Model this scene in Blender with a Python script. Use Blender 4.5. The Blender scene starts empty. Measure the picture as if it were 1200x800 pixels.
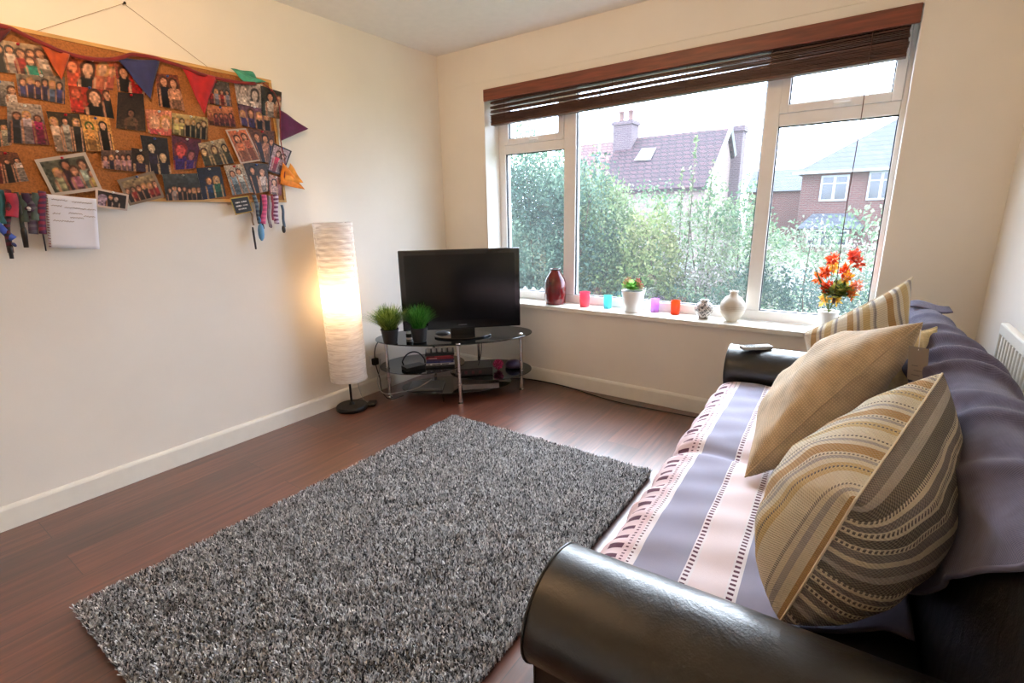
import bpy, math, random
import numpy as np
from mathutils import Vector
S = bpy.context.scene
COL = S.collection
random.seed(7)
PI = math.pi

# ------------------------------------------------------------------ camera
CAM = np.array([2.8134, -3.0653, 1.2476])
YAW, PITCH, ROLL, FPX = -0.616, -0.2531, -0.0199, 578.4657
def cam_axes():
    cy, sy, cp, sp = math.cos(YAW), math.sin(YAW), math.cos(PITCH), math.sin(PITCH)
    f = np.array([sy*cp, cy*cp, sp]); r = np.array([cy, -sy, 0]); u = np.cross(r, f)
    cr, sr = math.cos(ROLL), math.sin(ROLL)
    return cr*r+sr*u, -sr*r+cr*u, f
RX, UX, FX = cam_axes()
def at(ax, val, x, y):
    """point where the sight line through pixel (x, y) of the photo meets the plane axis=val"""
    d = FX + RX*(x-600)/FPX - UX*(y-400)/FPX
    t = (val-CAM[ax])/d[ax]
    return CAM+t*d
cam = bpy.data.cameras.new('camera'); co = bpy.data.objects.new('camera', cam); COL.objects.link(co)
from mathutils import Matrix
m = Matrix(((RX[0], UX[0], -FX[0], CAM[0]), (RX[1], UX[1], -FX[1], CAM[1]), (RX[2], UX[2], -FX[2], CAM[2]), (0, 0, 0, 1)))
co.matrix_world = m
cam.sensor_width = 36; cam.lens = FPX/1200*36; cam.clip_start = 0.02; cam.clip_end = 300
S.camera = co

# ------------------------------------------------------------------ materials
def s2l(c): return tuple(((v/255)/12.92 if v/255 <= .04045 else ((v/255+.055)/1.055)**2.4) for v in c)
def newmat(name):
    m = bpy.data.materials.new(name); m.use_nodes = True
    nt = m.node_tree; b = nt.nodes['Principled BSDF']; return m, nt, b
def N(nt, t, **k):
    n = nt.nodes.new(t)
    for a, v in k.items():
        if a in n.inputs: n.inputs[a].default_value = v
        else: setattr(n, a, v)
    return n
def L(nt, a, b): nt.links.new(a, b)
def ramp(nt, stops, interp='LINEAR'):
    r = nt.nodes.new('ShaderNodeValToRGB'); r.color_ramp.interpolation = interp
    e = r.color_ramp.elements
    while len(e) > 1: e.remove(e[-1])
    e[0].position = stops[0][0]; e[0].color = (*s2l(stops[0][1]), 1)
    for p, c in stops[1:]:
        q = e.new(p); q.color = (*s2l(c), 1)
    return r
def mat(name, rgb, rough=.5, metal=0, noise=0, nscale=20, bump=0, bscale=60, spec=.5, coat=0, stretch=(1, 1, 1), sheen=0, trans=0):
    m, nt, b = newmat(name)
    c = s2l(rgb)
    b.inputs['Base Color'].default_value = (*c, 1); b.inputs['Roughness'].default_value = rough
    b.inputs['Metallic'].default_value = metal; b.inputs['Specular IOR Level'].default_value = spec
    b.inputs['Coat Weight'].default_value = coat
    if sheen: b.inputs['Sheen Weight'].default_value = sheen
    if trans: b.inputs['Transmission Weight'].default_value = trans
    tc = N(nt, 'ShaderNodeTexCoord'); mp = N(nt, 'ShaderNodeMapping'); mp.inputs['Scale'].default_value = stretch
    L(nt, tc.outputs['Object'], mp.inputs[0])
    nz = N(nt, 'ShaderNodeTexNoise', Scale=nscale, Detail=5.0); L(nt, mp.outputs[0], nz.inputs['Vector'])
    lo = tuple(max(0, v*(1-noise)) for v in rgb); hi = tuple(min(255, v*(1+noise)) for v in rgb)
    r = ramp(nt, [(.3, lo), (.7, hi)]); L(nt, nz.outputs['Fac'], r.inputs[0]); L(nt, r.outputs[0], b.inputs['Base Color'])
    if bump:
        n2 = N(nt, 'ShaderNodeTexNoise', Scale=bscale, Detail=4.0); L(nt, mp.outputs[0], n2.inputs['Vector'])
        bp = N(nt, 'ShaderNodeBump', Strength=bump, Distance=.01); L(nt, n2.outputs['Fac'], bp.inputs['Height']); L(nt, bp.outputs[0], b.inputs['Normal'])
    return m

WALL = mat('wall_paint', (236, 229, 217), .85, noise=.012, nscale=3, bump=.03, bscale=90)
CEIL = mat('ceiling_paint', (236, 230, 224), .9, noise=.01)
WHITEP = mat('white_gloss_paint', (236, 232, 220), .35, noise=.01)
UPVC = mat('upvc', (240, 238, 236), .3, noise=.01, coat=.3)
BLACKP = mat('black_plastic', (14, 14, 15), .35, noise=.1)
GASKET = mat('gasket', (30, 30, 34), .6)
CHROME = mat('chrome', (205, 200, 198), .18, metal=1, noise=.03)
STEEL = mat('dark_metal', (20, 19, 18), .45, noise=.1)

def floor_mat():
    m, nt, b = newmat('laminate_floor')
    tc = N(nt, 'ShaderNodeTexCoord'); mp = N(nt, 'ShaderNodeMapping'); mp.inputs['Rotation'].default_value = (0, 0, PI/2)
    mp.inputs['Location'].default_value = (.13, .07, 0)
    L(nt, tc.outputs['Object'], mp.inputs[0])
    br = N(nt, 'ShaderNodeTexBrick', Scale=1.0); br.offset = .37
    br.inputs['Color1'].default_value = (.3, .3, .3, 1); br.inputs['Color2'].default_value = (.8, .8, .8, 1); br.inputs['Mortar'].default_value = (0, 0, 0, 1)
    br.inputs['Mortar Size'].default_value = .0012; br.inputs['Mortar Smooth'].default_value = .1; br.inputs['Brick Width'].default_value = 1.25; br.inputs['Row Height'].default_value = .19
    br.inputs['Bias'].default_value = 0
    L(nt, mp.outputs[0], br.inputs['Vector'])
    mp2 = N(nt, 'ShaderNodeMapping'); mp2.inputs['Scale'].default_value = (26, 1.3, 1); L(nt, tc.outputs['Object'], mp2.inputs[0])
    add = N(nt, 'ShaderNodeVectorMath', operation='ADD'); L(nt, mp2.outputs[0], add.inputs[0])
    sc = N(nt, 'ShaderNodeVectorMath', operation='SCALE'); sc.inputs['Scale'].default_value = 9; L(nt, br.outputs['Color'], sc.inputs[0]); L(nt, sc.outputs[0], add.inputs[1])
    nz = N(nt, 'ShaderNodeTexNoise', Scale=1.6, Detail=7.0, Roughness=.62, Distortion=.6); L(nt, add.outputs[0], nz.inputs['Vector'])
    r = ramp(nt, [(.28, (54, 27, 19)), (.45, (84, 45, 31)), (.6, (104, 58, 41)), (.78, (128, 77, 55))]); L(nt, nz.outputs['Fac'], r.inputs[0])
    hv = N(nt, 'ShaderNodeHueSaturation'); L(nt, r.outputs[0], hv.inputs['Color'])
    mr = N(nt, 'ShaderNodeMapRange'); mr.inputs['From Min'].default_value = .3; mr.inputs['From Max'].default_value = .8; mr.inputs['To Min'].default_value = .72; mr.inputs['To Max'].default_value = 1.25
    L(nt, br.outputs['Color'], mr.inputs['Value']); L(nt, mr.outputs[0], hv.inputs['Value'])
    mx = N(nt, 'ShaderNodeMixRGB'); mx.inputs['Color2'].default_value = (.012, .006, .004, 1); L(nt, br.outputs['Fac'], mx.inputs['Fac']); L(nt, hv.outputs[0], mx.inputs['Color1'])
    L(nt, mx.outputs[0], b.inputs['Base Color'])
    b.inputs['Roughness'].default_value = .42; b.inputs['Specular IOR Level'].default_value = .6; b.inputs['Coat Weight'].default_value = 1.0; b.inputs['Coat Roughness'].default_value = .33
    bp = N(nt, 'ShaderNodeBump', Strength=.08, Distance=.004); L(nt, nz.outputs['Fac'], bp.inputs['Height']); L(nt, bp.outputs[0], b.inputs['Normal'])
    return m
FLOOR = floor_mat()

def glass_mat(name, gl=.06, tint=(1, 1, 1), rough=0, veil=0):
    m = bpy.data.materials.new(name); m.use_nodes = True; nt = m.node_tree; nt.nodes.clear()
    o = N(nt, 'ShaderNodeOutputMaterial'); t = N(nt, 'ShaderNodeBsdfTransparent'); t.inputs['Color'].default_value = (*tint, 1)
    g = N(nt, 'ShaderNodeBsdfGlossy', Roughness=rough); mx = N(nt, 'ShaderNodeMixShader')
    lw = N(nt, 'ShaderNodeLayerWeight'); lw.inputs['Blend'].default_value = .5; pw = N(nt, 'ShaderNodeMath', operation='POWER'); pw.inputs[1].default_value = 5; L(nt, lw.outputs['Facing'], pw.inputs[0]); mm = N(nt, 'ShaderNodeMath', operation='MULTIPLY_ADD'); mm.inputs[1].default_value = .8; mm.inputs[2].default_value = gl*.5
    L(nt, pw.outputs[0], mm.inputs[0]); L(nt, mm.outputs[0], mx.inputs[0]); L(nt, t.outputs[0], mx.inputs[1]); L(nt, g.outputs[0], mx.inputs[2])
    if veil:  # pale translucent mix stands in for glare haze over the view outside
        ds = N(nt, 'ShaderNodeBsdfTranslucent'); ds.inputs[0].default_value = (.95, .97, 1, 1); m2 = N(nt, 'ShaderNodeMixShader'); m2.inputs[0].default_value = veil; L(nt, mx.outputs[0], m2.inputs[1]); L(nt, ds.outputs[0], m2.inputs[2]); L(nt, m2.outputs[0], o.inputs[0])
    else: L(nt, mx.outputs[0], o.inputs[0])
    return m
PANE = glass_mat('window_glass', .05, veil=.009)

def vcol_mat(name, rough=.5, bump=0, trans=0, spec=.3, attr='Col', sheen=0):
    m, nt, b = newmat(name)
    a = N(nt, 'ShaderNodeAttribute'); a.attribute_name = attr
    L(nt, a.outputs['Color'], b.inputs['Base Color']); b.inputs['Roughness'].default_value = rough; b.inputs['Specular IOR Level'].default_value = spec
    if sheen: b.inputs['Sheen Weight'].default_value = sheen
    if trans:
        tr = N(nt, 'ShaderNodeBsdfTranslucent'); L(nt, a.outputs['Color'], tr.inputs['Color'])
        mx = N(nt, 'ShaderNodeMixShader'); mx.inputs[0].default_value = trans
        out = nt.nodes['Material Output']; L(nt, b.outputs[0], mx.inputs[1]); L(nt, tr.outputs[0], mx.inputs[2]); L(nt, mx.outputs[0], out.inputs[0])
    if bump:
        n2 = N(nt, 'ShaderNodeTexNoise', Scale=200.0); bp = N(nt, 'ShaderNodeBump', Strength=bump, Distance=.004)
        L(nt, n2.outputs['Fac'], bp.inputs['Height']); L(nt, bp.outputs[0], b.inputs['Normal'])
    return m

# ------------------------------------------------------------------ mesh builder
class Fr:
    def __init__(s, o=(0, 0, 0), x=(1, 0, 0), y=(0, 1, 0), z=(0, 0, 1)):
        s.o = np.array(o, float); s.M = np.array([x, y, z], float)
    def __call__(s, v): return s.o + np.asarray(v, float) @ s.M
ID = Fr()
class MB:
    def __init__(s, fr=ID): s.v = []; s.f = []; s.fr = fr; s.uv = {}; s.mi = {}; s.col = {}
    def add(s, vs, fs, mi=0, uvs=None, fr=None, col=None):
        o = len(s.v); fr = fr or s.fr
        for v in vs: s.v.append(tuple(fr(v)))
        for i, f in enumerate(fs):
            k = len(s.f); s.f.append(tuple(o+j for j in f))
            if mi: s.mi[k] = mi
            if uvs: s.uv[k] = [uvs[j] for j in f]
            if col is not None: s.col[k] = col
        return s
    def box(s, a, b, mi=0):
        x0, y0, z0 = a; x1, y1, z1 = b
        vs = [(x0, y0, z0), (x1, y0, z0), (x1, y1, z0), (x0, y1, z0), (x0, y0, z1), (x1, y0, z1), (x1, y1, z1), (x0, y1, z1)]
        return s.add(vs, [(0, 3, 2, 1), (4, 5, 6, 7), (0, 1, 5, 4), (1, 2, 6, 5), (2, 3, 7, 6), (3, 0, 4, 7)], mi)
    def prism(s, pts, z0, z1, mi=0):
        n = len(pts); vs = [(x, y, z0) for x, y in pts]+[(x, y, z1) for x, y in pts]
        fs = [tuple(range(n-1, -1, -1)), tuple(range(n, 2*n))]+[(i, (i+1) % n, n+(i+1) % n, n+i) for i in range(n)]
        return s.add(vs, fs, mi)
    def lathe(s, c, prof, n=32, mi=0, cap=True):
        vs = []; fs = []
        for r, z in prof:
            for i in range(n):
                a = 2*PI*i/n; vs.append((c[0]+r*math.cos(a), c[1]+r*math.sin(a), c[2]+z))
        for j in range(len(prof)-1):
            for i in range(n): fs.append((j*n+i, j*n+(i+1) % n, (j+1)*n+(i+1) % n, (j+1)*n+i))
        if cap:
            if prof[0][0] > 1e-5: fs.append(tuple(range(n-1, -1, -1)))
            if prof[-1][0] > 1e-5: fs.append(tuple((len(prof)-1)*n+i for i in range(n)))
        return s.add(vs, fs, mi)
    def tube(s, pts, r, n=8, cap=True, mi=0):
        P = [np.array(p, float) for p in pts]; k = len(P); rr = r if isinstance(r, (list, tuple)) else [r]*k
        vs = []; up = None
        for i in range(k):
            t = P[min(i+1, k-1)]-P[max(i-1, 0)]; t = t/(np.linalg.norm(t)+1e-9)
            if up is None:
                up = np.cross(t, (0, 0, 1));
                if np.linalg.norm(up) < .05: up = np.cross(t, (1, 0, 0))
            up = up-t*(up@t); up /= (np.linalg.norm(up)+1e-9); w = np.cross(t, up)
            for j in range(n):
                a = 2*PI*j/n; vs.append(tuple(P[i]+rr[i]*(math.cos(a)*up+math.sin(a)*w)))
        fs = [(i*n+j, i*n+(j+1) % n, (i+1)*n+(j+1) % n, (i+1)*n+j) for i in range(k-1) for j in range(n)]
        if cap: fs += [tuple(range(n-1, -1, -1)), tuple((k-1)*n+j for j in range(n))]
        return s.add(vs, fs, mi)
    def grid(s, G, mi=0, closed=False, uv=None):
        a, b = len(G), len(G[0]); vs = [p for row in G for p in row]
        fs = [(i*b+j, i*b+(j+1) % b, (i+1)*b+(j+1) % b, (i+1)*b+j) for i in range(a-1) for j in range(b if closed else b-1)]
        uvs = [q for row in uv for q in row] if uv else None
        return s.add(vs, fs, mi, uvs)
    def build(s, name, mats, parent=None, smooth=False, bevel=0, subd=0, solid=0, bseg=2, angle=None):
        return mk(name, s.v, s.f, mats, parent, smooth, bevel, subd, solid, bseg, s.uv, s.mi, s.col, angle)
WL = {}
def mk(name, v, f, mats, parent=None, smooth=False, bevel=0, subd=0, solid=0, bseg=2, uv=None, mi=None, col=None, angle=None):
    V = np.asarray(v, float)
    if parent is None: o3 = np.array([(V[:, 0].min()+V[:, 0].max())/2, (V[:, 1].min()+V[:, 1].max())/2, V[:, 2].min()])
    else: o3 = WL[parent.name]
    me = bpy.data.meshes.new(name); me.from_pydata((V-o3).tolist(), [], [tuple(int(i) for i in q) for q in f])
    for q in (mats if isinstance(mats, (list, tuple)) else [mats]): me.materials.append(q)
    if mi:
        for k, w in mi.items(): me.polygons[k].material_index = w
    if uv:
        ul = me.uv_layers.new(name='UVMap')
        for k, w in uv.items():
            for li, q in zip(me.polygons[k].loop_indices, w): ul.data[li].uv = q
    if col:
        ca = me.color_attributes.new('Col', 'FLOAT_COLOR', 'CORNER'); arr = np.ones((len(me.loops), 4), np.float32)
        for k, w in col.items():
            for li in me.polygons[k].loop_indices: arr[li, :3] = w
        ca.data.foreach_set('color', arr.ravel())
    if smooth: me.polygons.foreach_set('use_smooth', [True]*len(me.polygons))
    me.update()
    o = bpy.data.objects.new(name, me); COL.objects.link(o)
    if parent is None: o.location = o3; WL[o.name] = o3
    else: o.parent = parent; WL[o.name] = o3
    if smooth and angle:
        try: me.set_sharp_from_angle(angle=angle)
        except Exception: pass
    if solid:
        md = o.modifiers.new('s', 'SOLIDIFY'); md.thickness = solid; md.offset = 0
    if bevel:
        md = o.modifiers.new('b', 'BEVEL'); md.width = bevel; md.segments = bseg; md.limit_method = 'ANGLE'; md.angle_limit = .6
    if subd:
        md = o.modifiers.new('u', 'SUBSURF'); md.levels = subd; md.render_levels = subd
    return o
def fastmesh(name, V, F4, cols, m, parent=None, smooth=False):
    """many small quads at once; cols per face"""
    V = np.asarray(V, np.float64)
    if parent is None: o3 = np.array([(V[:, 0].min()+V[:, 0].max())/2, (V[:, 1].min()+V[:, 1].max())/2, V[:, 2].min()])
    else: o3 = WL[parent.name]
    me = bpy.data.meshes.new(name); n = len(F4)
    me.vertices.add(len(V)); me.vertices.foreach_set('co', (V-o3).astype(np.float32).ravel())
    me.loops.add(n*4); me.loops.foreach_set('vertex_index', F4.astype(np.int32).ravel())
    me.polygons.add(n); me.polygons.foreach_set('loop_start', np.arange(n, dtype=np.int32)*4)
    try: me.polygons.foreach_set('loop_total', np.full(n, 4, np.int32))
    except Exception: pass
    me.materials.append(m); me.update(calc_edges=True); me.validate()
    ca = me.color_attributes.new('Col', 'FLOAT_COLOR', 'CORNER'); arr = np.ones((n, 4, 4), np.float32); arr[:, :, :3] = cols[:, None, :]
    ca.data.foreach_set('color', arr.ravel())
    if smooth: me.polygons.foreach_set('use_smooth', [True]*n)
    o = bpy.data.objects.new(name, me); COL.objects.link(o)
    if parent is None: o.location = o3
    else: o.parent = parent
    WL[o.name] = o3
    return o
def tag(o, label=None, cat=None, group=None, kind=None):
    if label: o['label'] = label
    if cat: o['category'] = cat
    if group: o['group'] = group
    if kind: o['kind'] = kind
    return o
def thing(name, loc, label, cat, group=None, kind=None):
    o = bpy.data.objects.new(name, None); COL.objects.link(o); o.location = loc; o.empty_display_size = .05
    WL[o.name] = np.array(loc, float); return tag(o, label, cat, group, kind)
def struct(o, label=None): return tag(o, label, kind='structure')
def bez(p, n=24):
    """smooth curve through points (Catmull-Rom)"""
    P = [np.array(q, float) for q in p]; P = [2*P[0]-P[1]]+P+[2*P[-1]-P[-2]]; out = []
    for i in range(1, len(P)-2):
        for k in range(n):
            t = k/n; a, b, c, d = P[i-1], P[i], P[i+1], P[i+2]
            out.append(tuple(.5*((2*b)+(c-a)*t+(2*a-5*b+4*c-d)*t*t+(3*b-a-3*c+d)*t**3)))
    out.append(tuple(P[-2])); return out

# ------------------------------------------------------------------ room shell
W, H, YB = 3.296, 2.4, -4.3
XL, XR, ZS, ZT = .434, 2.898, .594, 2.11     # window opening
b = MB(); b.box((-.15, YB-.15, -.1), (W+.15, .32, 0)); struct(b.build('floor', FLOOR))
b = MB(); b.box((-.15, YB-.15, H), (W+.15, .32, H+.1)); struct(b.build('ceiling', CEIL))
b = MB(); b.box((-.15, YB, 0), (0, 0, H)); struct(b.build('wall_left', WALL))
b = MB(); b.box((W, YB, 0), (W+.15, 0, H)); struct(b.build('wall_right', WALL))
b = MB(); b.box((-.15, YB-.15, 0), (W+.15, YB, H)); struct(b.build('wall_back', WALL))
b = MB(); T = .3
b.box((-.15, 0, 0), (XL, T, H)); b.box((XR, 0, 0), (W+.15, T, H)); b.box((XL, 0, 0), (XR, T, ZS-.03)); b.box((XL, 0, ZT), (XR, T, H))
struct(b.build('wall_window', WALL))
def skirting(name, fr, ln):
    b = MB(fr); pr = [(0, 0), (.016, 0), (.016, .088), (.012, .097), (.006, .103), (0, .103)]
    vs = [(0, p[0], p[1]) for p in pr]+[(ln, p[0], p[1]) for p in pr]; n = len(pr)
    b.add(vs, [tuple(range(n)), tuple(range(2*n-1, n-1, -1))]+[(i, n+i, n+(i+1) % n, (i+1) % n) for i in range(n)])
    struct(b.build(name, WHITEP))
skirting('baseboard_left', Fr((0, YB, 0), (0, 1, 0), (1, 0, 0)), -YB)
skirting('baseboard_window', Fr((0.016, 0, 0), (1, 0, 0), (0, -1, 0)), W-.032)
skirting('baseboard_right', Fr((W, YB, 0), (0, 1, 0), (-1, 0, 0)), -YB)
b = MB(); b.box((.08, -.004, 2.158), (W, 0, 2.164)); struct(b.build('trim_1', WALL))

# ------------------------------------------------------------------ window
wroot = thing('window_1', (1.66, .2, ZS), None, None, kind='structure')
yf, yb2 = .17, .24
b = MB()
b.box((XL, yf, ZS), (.494, yb2, ZT)); b.box((2.872, yf, ZS), (XR, yb2, ZT)); b.box((.494, yf, ZS), (2.872, yb2, .655)); b.box((.494, yf, 2.05), (2.872, yb2, ZT))
b.box((1.003, yf, .655), (1.096, yb2, 2.05)); b.box((2.268, yf, .655), (2.343, yb2, 2.05))
b.box((.494, yf, 1.682), (1.003, yb2, 1.745)); b.box((2.343, yf, 1.682), (2.872, yb2, 1.745))
struct(b.build('window_frame', UPVC, wroot, bevel=.005))
def sash(x0, x1, z0, z1, t=.042):
    b = MB(); y0, y1 = yf-.016, yb2-.01
    b.box((x0, y0, z0), (x0+t, y1, z1)); b.box((x1-t, y0, z0), (x1, y1, z1)); b.box((x0+t, y0, z0), (x1-t, y1, z0+t)); b.box((x0+t, y0, z1-t), (x1-t, y1, z1))
    o = b.build('vent_sash', UPVC, wroot, bevel=.004); gasket(x0+t, x1-t, z0+t, z1-t, o, y0+.012)
    xm = (x0+x1)/2
    b = MB(); b.box((xm-.018, y0-.016, z0+.004), (xm+.018, y0, z0+.026)); b.box((xm-.012, y0-.03, z0+.008), (xm+.06, y0-.016, z0+.02))
    b.build('window_handle', UPVC, o, bevel=.003)
    return o
def gasket(x0, x1, z0, z1, par, y=yf+.012, t=.005):
    b = MB(); b.box((x0, y, z0), (x0+t, y+.02, z1)); b.box((x1-t, y, z0), (x1, y+.02, z1)); b.box((x0+t, y, z0), (x1-t, y+.02, z0+t)); b.box((x0+t, y, z1-t), (x1-t, y+.02, z1))
    b.build('gasket', GASKET, par)
    b = MB(); b.box((x0+.001, y+.006, z0+.001), (x1-.001, y+.010, z1-.001)); b.build('pane', PANE, par)
for x0, x1, z0, z1 in ((.494, 1.003, .655, 1.682), (1.096, 2.268, .655, 2.05), (2.343, 2.872, .655, 1.682)): gasket(x0, x1, z0, z1, wroot)
sash(.494, 1.003, 1.745, 2.05); sash(2.343, 2.872, 1.745, 2.05)
# sill board
b = MB(); b.box((XL, -.028, ZS-.03), (XR, yf+.01, ZS)); b.box((XL-.03, -.028, ZS-.03), (XL, 0, ZS)); b.box((XR, -.028, ZS-.03), (XR+.03, 0, ZS))
struct(b.build('window_sill', WHITEP, wroot, bevel=.006, bseg=3))
b = MB(); b.box((XL-.02, T-.02, ZS-.06), (XR+.02, T+.05, ZS-.035)); struct(b.build('outer_sill', UPVC, wroot))
# opening sides are white inside the reveal
REV = mat('reveal_paint', (244, 240, 234), .7)
b = MB(); b.box((XL, .001, ZS), (XL+.004, yf, ZT)); b.box((XR-.004, .001, ZS), (XR, yf, ZT)); b.box((XL+.004, .001, ZT-.004), (XR-.004, yf, ZT)); struct(b.build('window_reveal', REV, wroot))

# ------------------------------------------------------------------ blind
WOODR = mat('cherry_stained_wood', (118, 62, 44), .38, noise=.16, nscale=6, stretch=(1, 12, 12), coat=.15)
WOODD = mat('dark_slat_wood', (78, 46, 36), .45, noise=.2, nscale=6, stretch=(1, 14, 14))
CORD = mat('brown_cord', (90, 60, 48), .8)
bl = thing('venetian_blind', (1.66, .05, 1.88), 'dark brown wooden venetian blind bunched up under a cherry wood valance at the window', 'blind')
b = MB(); b.box((XL+.008, -.014, 2.03), (XR-.008, .006, 2.108)); b.build('valance', WOODR, bl, bevel=.004)
b = MB(); b.box((XL+.02, .03, 2.06), (XR-.02, .075, 2.1)); b.build('head_rail', UPVC, bl)
def slat(zf, tilt, name='slat', th=.003, dx=0):
    n = 12; b = MB(); vs = []
    for i in range(n+1):
        x = .475+dx+(2.86-.475)*i/n; z = zf(x)
        for (yy, zz) in ((-.025, 0), (.025, 0), (.025, th), (-.025, th)):
            c, s_ = math.cos(tilt), math.sin(tilt); vs.append((x, .05+yy*c-zz*s_, z+yy*s_+zz*c))
    fs = [(0, 1, 2, 3), (n*4+3, n*4+2, n*4+1, n*4)]+[(i*4+j, (i+1)*4+j, (i+1)*4+(j+1) % 4, i*4+(j+1) % 4) for i in range(n) for j in range(4)]
    b.add(vs, fs); return b.build(name, WOODD, bl)
zbase = lambda x: 1.872+(x-.5)*.015
o = slat(zbase, 0, 'bottom_rail', .014)
for k in range(11): slat(lambda x, k=k: zbase(x)+.016+k*.0052, random.uniform(-.06, .03), dx=random.uniform(-.004, .004))
for k in range(12):
    c_ = k//4
    def g(x, k=k, c_=c_):
        q = max(0, min(1, (x-1.75)/.7)); op = zbase(x)+.016+11*.0052+.010+k*.0046+c_*.0125; cl = zbase(x)+.016+11*.0052+.002+k*.0066
        return op*(1-q)+cl*q+.0012*math.sin(x*4+c_*2)
    slat(g, .1+random.uniform(-.06, .06), dx=random.uniform(-.004, .004))
for x in (.6, .98, 1.42, 1.87, 2.3, 2.72):
    for y in (.022, .078):
        b = MB(); b.tube([(x, y, zbase(x)), (x, y, 2.06)], .0014, 5); b.build('ladder_cord', CORD, bl)
b = MB(); b.tube(bez([(2.72, .02, 2.06), (2.722, .015, 1.6), (2.715, .015, 1.2), (2.72, .015, .80)], 6), .0022, 6); b.lathe((2.72, .015, .755), [(.004, .05), (.008, .03), (.009, .008), (.004, 0)], 10)
b.build('pull_cord', CORD, bl, smooth=True)

# ------------------------------------------------------------------ rug
RUGM = vcol_mat('shag_yarn', .85, spec=.15, trans=.35)
rx0, rx1, ry0, ry1 = .84, 2.11, -2.80, -.925
rug = thing('shag_rug', ((rx0+rx1)/2, (ry0+ry1)/2, 0), 'thick grey shaggy pile rug lying on the wooden floor', 'rug')
b = MB(); b.box((rx0+.02, ry0+.02, .001), (rx1-.02, ry1-.02, .012)); b.build('rug_backing', mat('rug_backing', (92, 88, 86), .95, noise=.3, nscale=120), rug)
b = MB(); b.box((rx0-.032, ry0+.02, .001), (rx0+.02, ry1-.03, .006)); b.build('underlay_edge', mat('underlay', (150, 104, 78), .9, noise=.1), rug)
rng = np.random.default_rng(3)
def pile(n):
    x = rng.uniform(rx0, rx1, n); y = rng.uniform(ry0, ry1, n)
    a = rng.uniform(0, 2*PI, n); ln = rng.uniform(.004, .016, n)
    # clumps: the yarn leans in patches
    cl = np.sin(x*31+np.sin(y*23)*2)+np.sin(y*37+np.sin(x*29)*2)
    a = a+cl*.6; h = rng.uniform(.024, .038, n)+.0025*cl
    w = rng.uniform(.0016, .0030, n)
    dx, dy = np.cos(a), np.sin(a)
    px, py = -dy*w, dx*w
    P = []
    for t, k in ((0, .9), (.55, 1.1), (1, .55)):
        lx = x+dx*ln*t*t; ly = y+dy*ln*t*t; lz = .008+h*(t-.18*t*t)
        P += [np.stack([lx-px*k, ly-py*k, lz], 1), np.stack([lx+px*k, ly+py*k, lz], 1)]
    V = np.stack(P, 1).reshape(-1, 3)
    V[:, 0] = np.clip(V[:, 0], rx0-.006, rx1+.004)
    base = np.arange(n)[:, None]*6
    F = np.concatenate([base+np.array([[0, 1, 3, 2]]), base+np.array([[2, 3, 5, 4]])], 1).reshape(-1, 4)
    g = rng.choice([0, 1, 2, 3], n, p=[.27, .30, .28, .15])
    pal = np.array([s2l((64, 62, 64)), s2l((160, 158, 158)), s2l((210, 208, 208)), s2l((244, 242, 240))])
    c = pal[g]*rng.uniform(.85, 1.15, (n, 1))
    c = np.repeat(c, 2, 0)
    return V, F, c
V, F, c = pile(230000)
o = fastmesh('pile', V, F, c, RUGM, rug); tag(o, kind='stuff')

# ------------------------------------------------------------------ sofa
LEATH = None
def leather():
    m, nt, b = newmat('black_leather')
    tc = N(nt, 'ShaderNodeTexCoord')
    nz = N(nt, 'ShaderNodeTexNoise', Scale=9.0, Detail=8.0, Roughness=.65, Distortion=.4); L(nt, tc.outputs['Object'], nz.inputs['Vector'])
    r = ramp(nt, [(.35, (13, 12, 12)), (.62, (24, 23, 22)), (.8, (42, 40, 38))]); L(nt, nz.outputs['Fac'], r.inputs[0]); L(nt, r.outputs[0], b.inputs['Base Color'])
    mr = N(nt, 'ShaderNodeMapRange'); mr.inputs['To Min'].default_value = .27; mr.inputs['To Max'].default_value = .46; L(nt, nz.outputs['Fac'], mr.inputs['Value']); L(nt, mr.outputs[0], b.inputs['Roughness'])
    vo = N(nt, 'ShaderNodeTexVoronoi', Scale=260.0); L(nt, tc.outputs['Object'], vo.inputs['Vector'])
    n3 = N(nt, 'ShaderNodeTexNoise', Scale=14.0, Detail=6.0, Distortion=1.5); L(nt, tc.outputs['Object'], n3.inputs['Vector'])
    b1 = N(nt, 'ShaderNodeBump', Strength=.12, Distance=.002); L(nt, vo.outputs['Distance'], b1.inputs['Height'])
    b2 = N(nt, 'ShaderNodeBump', Strength=.25, Distance=.01); L(nt, n3.outputs['Fac'], b2.inputs['Height']); L(nt, b1.outputs[0], b2.inputs['Normal'])
    L(nt, b2.outputs[0], b.inputs['Normal']); b.inputs['Specular IOR Level'].default_value = .65; b.inputs['Coat Weight'].default_value = .15; b.inputs['Coat Roughness'].default_value = .3
    return m
LEATH = leather()
th = .0333
SF = Fr((2.345, -.44, 0), (math.sin(th), -math.cos(th), 0), (math.cos(th), math.sin(th), 0))  # local: x along the sofa toward the camera, y depth, z up
sofa = thing('leather_sofa', tuple(SF((1.0, .4, 0))), 'black leather two seat sofa with scroll arms beneath the striped throws', 'sofa')
LEN, DEP = 2.05, .80
b = MB(SF); b.box((.14, .03, .06), (LEN-.14, DEP-.03, .33)); b.build('sofa_base', LEATH, sofa, bevel=.02)
for k, (u0, u1) in enumerate(((.262, 1.022), (1.028, LEN-.262))):
    b = MB(SF); b.box((u0, .01, .31), (u1, .62, .455)); b.build('seat_cushion', LEATH, sofa, bevel=.045, bseg=5, smooth=True)
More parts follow.
